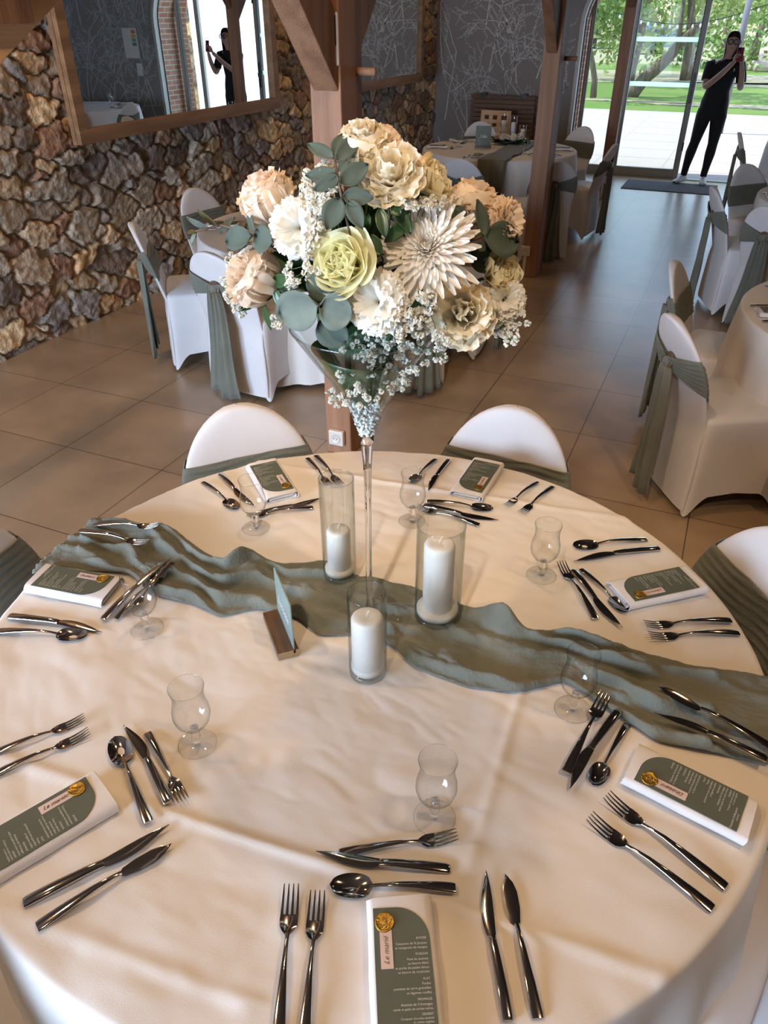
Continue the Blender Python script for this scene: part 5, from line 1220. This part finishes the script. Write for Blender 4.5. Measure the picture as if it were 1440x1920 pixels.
t_ = text_mesh('plate_lettering', [('Lilas', .04, 0, 0)], M_napkin, sgn_, (0, -.0035, .09), 0, 'CENTER', .4); t_.rotation_euler = (PI/2, 0, 0)
BC = at(955, 270, .757)-Vector((TCc[0]+.27, TCc[1]+.02, 0))
BX, BY = BC.x, BC.y
for i, (dx, dy, H_) in enumerate([(.10+BX, .17+BY, .26), (.20+BX, .19+BY, .24), (.30+BX, .21+BY, .16)]):
    v = empty('glass_cylinder_vase', (TCc[0]+dx+.05, TCc[1]+dy, .757)); tag(v, ['tall clear glass cylinder at the left of the back table centrepiece', 'clear glass cylinder in the middle of the back table centrepiece', 'short clear glass cylinder at the right of the back table centrepiece'][i], 'vase')
    MB().lathe([(.0005, .002), (.035, .002), (.035, H_)], 24).build('glass_wall', M_vase, v)
    c2 = empty('pillar_candle', (TCc[0]+dx+.05, TCc[1]+dy, .762)); tag(c2, ['white candle in the left glass of the back table', 'white candle in the middle glass of the back table', 'white candle in the right glass of the back table'][i], 'candle')
    MB().lathe([(.0005, 0), (.022, 0), (.022, H_*.72), (.0005, H_*.74)], 20).build('wax', M_wax, c2); MB().tube([(0, 0, H_*.73), (0, .002, H_*.73+.012)], .001, 5).build('wick', M_wick, c2)
bq = MB(); rn = random.Random(12)
for k in range(60):
    a = rn.uniform(0, 2*PI); d_ = Vector((math.cos(a)*.2, math.sin(a)*.11, rn.uniform(0, .04))); s = Vector((-math.sin(a), math.cos(a), .3))*.02
    bq.add([(0, 0, .02), tuple(d_*.5+s+Vector((0, 0, .03))), tuple(d_*1.1), tuple(d_*.5-s+Vector((0, 0, .03)))], [(0, 1, 2, 3)])
lb_ = empty('low_flower_bowl', (TCc[0]+.27+BX, TCc[1]+.02+BY, .757)); tag(lb_, 'low dark bowl of green leaves holding the white flowers on the back table', 'bowl')
MB().lathe([(.0005, 0), (.08, 0), (.11, .03), (.105, .035), (.0005, .03)], 28).build('bowl', M_dark, lb_); bq.build('leaves', M_dleaf, lb_, smooth=False)
for i, (dx, dy, k_, m_) in enumerate([(-.12, -.02, 'c', P_white), (-.06, -.06, 'p', P_blush), (0, -.07, 'c', P_white), (.06, -.07, 'p', P_ivory), (.12, -.03, 'c', P_white), (-.08, .04, 'c', P_blush), (.02, .05, 'c', P_white), (.1, .05, 'p', P_white)]):
    mb = MB()
    (carnation if k_ == 'c' else lambda m__, R, s: peony(m__, R, .1, s))(mb, .035, 300+i)
    o = mb.build('carnation' if k_ == 'c' else 'peony', m_); o.location = (TCc[0]+.27+BX+dx, TCc[1]+.02+BY+dy, .757+.065); o.rotation_euler = (.35 if dy < 0 else -.3, dx*2, i)
    tag(o, ['white carnation leftmost', 'blush peony front left', 'white carnation front centre', 'ivory peony front right', 'white carnation rightmost', 'blush carnation back left', 'white carnation back centre', 'white peony back right'][i]+' in the low bowl of the back table', 'flower', 'flowers of the back table')

# ---------------------------------------------------------------- the woman
def skin(name, J, E, m_, parent, sub=2):
    me = bpy.data.meshes.new(name); me.from_pydata([j[0] for j in J], E, []); o = bpy.data.objects.new(name, me); C.collection.objects.link(o)
    md = o.modifiers.new('skin', 'SKIN'); md.use_smooth_shade = True
    sv = me.skin_vertices[0].data
    for i, j in enumerate(J):
        rr = j[1]; sv[i].radius = rr if isinstance(rr, tuple) else (rr, rr)
    sv[0].use_root = True
    s2 = o.modifiers.new('sub', 'SUBSURF'); s2.levels = sub; s2.render_levels = sub
    bpy.context.view_layer.update(); dg = bpy.context.evaluated_depsgraph_get()
    m2 = bpy.data.meshes.new_from_object(o.evaluated_get(dg)); bpy.data.objects.remove(o)
    m2.materials.clear(); m2.materials.append(m_); o = bpy.data.objects.new(name, m2); C.collection.objects.link(o); o.parent = parent
    m2.polygons.foreach_set('use_smooth', [True]*len(m2.polygons)); return o
M_skin = mat('skin', (.55, .34, .26), .5, sss=.1); M_hair = mat('brown_hair', (.06, .035, .025), .5, stretch=(20, 20, 1)); M_blk2 = mat('black_cotton', (.012, .012, .015), .85); M_shoe = mat('white_sneaker', (.62, .58, .54), .5)
wmn = empty('person', (-.48, 11.31, .012), 0); tag(wmn, 'woman in black t-shirt and leggings standing in the doorway holding up a phone', 'person')
# local frame: x right (room X), faces -y and a little +x
hip, lh, rh = (.06, 0, .90), (-.02, 0, .86), (.14, -.01, .86)
J = [((.06, 0, .93), (.13, .09)), ((.065, 0, 1.05), (.11, .08)), ((.075, .0, 1.18), (.12, .085)), ((.085, .0, 1.31), (.13, .075)), ((.09, 0, 1.385), (.06, .055)), ((.10, -.01, 1.44), (.045, .047)), ((.115, -.02, 1.50), (.060, .068)), ((.12, -.02, 1.57), (.072, .085)), ((.12, -.015, 1.635), (.058, .070)),
     ((-.035, 0, .84), (.085, .09)), ((-.075, -.02, .48), (.052, .058)), ((-.10, .0, .36), (.053, .056)), ((-.13, .03, .09), (.034, .036)),
     ((.145, 0, .84), (.085, .09)), ((.145, -.03, .48), (.052, .058)), ((.135, -.01, .36), (.053, .056)), ((.115, .02, .09), (.034, .036)),
     ((-.075, 0, 1.34), .052), ((-.09, -.09, 1.14), .044), ((-.085, -.12, 1.10), .042), ((.08, -.26, 1.26), .034), ((.19, -.33, 1.385), .025),
     ((.25, 0, 1.34), .052), ((.315, -.06, 1.13), .044), ((.32, -.09, 1.09), .041), ((.305, -.22, 1.25), .033), ((.275, -.30, 1.375), .025)]
E_ = [(0, 1), (1, 2), (2, 3), (3, 4), (4, 5), (5, 6), (6, 7), (7, 8), (0, 9), (9, 10), (10, 11), (11, 12), (0, 13), (13, 14), (14, 15), (15, 16), (3, 17), (17, 18), (18, 19), (19, 20), (20, 21), (3, 22), (22, 23), (23, 24), (24, 25), (25, 26)]
skin('body', J, E_, M_skin, wmn)
grow = lambda r_, k: tuple(q+k for q in r_) if isinstance(r_, tuple) else (r_+k, r_+k)
def ell(mb, secs, n=20): mb.grid([[(cx+hw*math.cos(2*PI*k/n), cy+hd*math.sin(2*PI*k/n), z) for k in range(n)] for cx, cy, z, hw, hd in secs], wrap=True)
ts = MB(); ell(ts, [(.06, 0, .885, .168, .118), (.06, 0, .95, .162, .113), (.065, 0, 1.06, .138, .104), (.075, 0, 1.18, .148, .112), (.085, 0, 1.28, .168, .108), (.088, 0, 1.345, .165, .090), (.09, 0, 1.38, .10, .072), (.09, 0, 1.405, .062, .06)])
ts.tube([(-.04, 0, 1.34), (-.078, -.01, 1.335), (-.088, -.055, 1.23), (-.09, -.08, 1.18)], [.06, .066, .06, .058], 14); ts.tube([(.21, 0, 1.34), (.255, -.01, 1.335), (.298, -.04, 1.22), (.31, -.055, 1.16)], [.06, .066, .06, .058], 14)
ts.build('t_shirt', M_blk2, wmn)
lg = MB(); ell(lg, [(.06, 0, .96, .150, .108), (.06, 0, .90, .166, .120), (.058, 0, .83, .170, .122), (.055, 0, .78, .165, .115), (.052, 0, .74, .150, .10)])
lg.tube([(-.025, 0, .86), (-.035, 0, .78), (-.055, -.01, .63), (-.075, -.02, .48), (-.10, 0, .36), (-.12, .02, .20), (-.13, .03, .085)], [.09, .096, .078, .060, .062, .046, .040], 16)
lg.tube([(.135, 0, .86), (.142, 0, .78), (.145, -.02, .63), (.145, -.03, .48), (.137, -.01, .36), (.125, .01, .20), (.115, .02, .085)], [.09, .096, .078, .060, .062, .046, .040], 16)
lg.build('leggings', M_blk2, wmn)
for x, y, rz in ((-.135, .02, -.5), (.115, .01, .15)):
    sh_ = MB(); rows = []
    for f, hw, zt in ((-.06, .025, .055), (-.045, .037, .10), (0, .038, .105), (.05, .040, .08), (.10, .046, .055), (.15, .044, .045), (.18, .025, .03)):
        rows.append([(hw*math.cos(a), -f, max(0, zt*.5+zt*.5*math.sin(a))) for a in [2*PI*k/14 for k in range(14)]])
    sh_.grid(rows, wrap=True); so = sh_.build('sneaker', M_shoe, wmn); so.location = (x, y, 0); so.rotation_euler = (0, 0, rz)
# hands with fingers round the phone
for sx_, wr in ((1, Vector((.19, -.33, 1.385))), (-1, Vector((.275, -.30, 1.375)))):
    hnd = MB(); kn_ = wr+Vector((.02*sx_, -.03, .065))
    hnd.tube([wr, wr.lerp(kn_, .5), kn_], [.021, .032, .028], 10)
    for k in range(4):
        b_ = kn_+Vector((0, .012*(k-1.5), -.008+.004*k)); hnd.tube([b_, b_+Vector((.014*sx_, -.018, .022)), b_+Vector((.030*sx_, -.022, .022-.004*k)), b_+Vector((.036*sx_, -.008, .012))], [.009, .0085, .0075, .006], 7)
    hnd.tube([wr+Vector((0, -.01, .02)), wr+Vector((-.008*sx_, -.035, .045)), wr+Vector((.012*sx_, -.045, .075))], [.012, .010, .008], 7)
    hnd.build('hand', M_skin, wmn)
hr = MB(); rows = []
for i in range(13):
    th = PI*.93*i/12; row = []
    for j in range(25):
        a = -PI*.66+2*PI*.66*j/24+PI/2      # open towards the face
        r_ = .082*math.sin(th)**.7 if i < 8 else .078*(1-.03*(i-8)); z = 1.585+.098*math.cos(th) if i < 7 else 1.585+.098*math.cos(PI*.93*6/12)-(i-6)*.045
        row.append((.12+r_*math.cos(a)*.93+.004*math.sin(j*2), -.008+r_*math.sin(a)*1.1, z))
    rows.append(row)
hr.grid(rows); hr.build('hair', M_hair, wmn, solid=.010)
gls = MB()
for sx_ in (-1, 1): gls.torus(.026, .0055, TR((.125+sx_*.032, -.108, 1.578), .2, PI/2), 16, 6)
gls.tube([(.12, -.112, 1.58), (.13, -.112, 1.58)], .003, 6).tube([(.065, -.10, 1.58), (.05, .0, 1.585)], .003, 6).tube([(.185, -.10, 1.58), (.195, .0, 1.585)], .003, 6); gls.build('glasses', M_black, wmn)
fc = MB(); fc.tube([(.128, -.095, 1.575), (.132, -.118, 1.55), (.128, -.106, 1.54)], [.007, .012, .009], 8); fc.build('nose', M_skin, wmn)
MB().tube([(.105, -.099, 1.517), (.13, -.105, 1.515), (.152, -.098, 1.517)], [.003, .006, .003], 6).build('mouth', mat('lips', (.42, .16, .14), .5), wmn)
for sx_ in (-1, 1): MB().tube([(.12+sx_*.078, .0, 1.545), (.12+sx_*.086, .006, 1.57), (.12+sx_*.078, .004, 1.595)], [.006, .011, .007], 7).build('ear', M_skin, wmn)
MB().tube([(.20, -.10, 1.31), (.20, -.10, 1.27), (.215, -.10, 1.29), (.20, -.10, 1.31)], .003, 5).build('chest_emblem', M_plastic, wmn)
ph_ = empty('mobile_phone', (-.48+.235, 11.31-.365, .012+1.46), .25); tag(ph_, 'red mobile phone held up by the woman in the doorway', 'phone')
MB().box((-.037, -.004, -.072), (.037, .004, .072), TR((0, 0, 0), 0, -.15)).build('phone_case', mat('red_case', (.30, .035, .05), .4), ph_, smooth=False, bevel=.003); MB().box((-.03, -.008, .035), (-.002, -.004, .066), TR((0, 0, 0), 0, -.15)).build('camera_block', M_black, ph_, smooth=False)
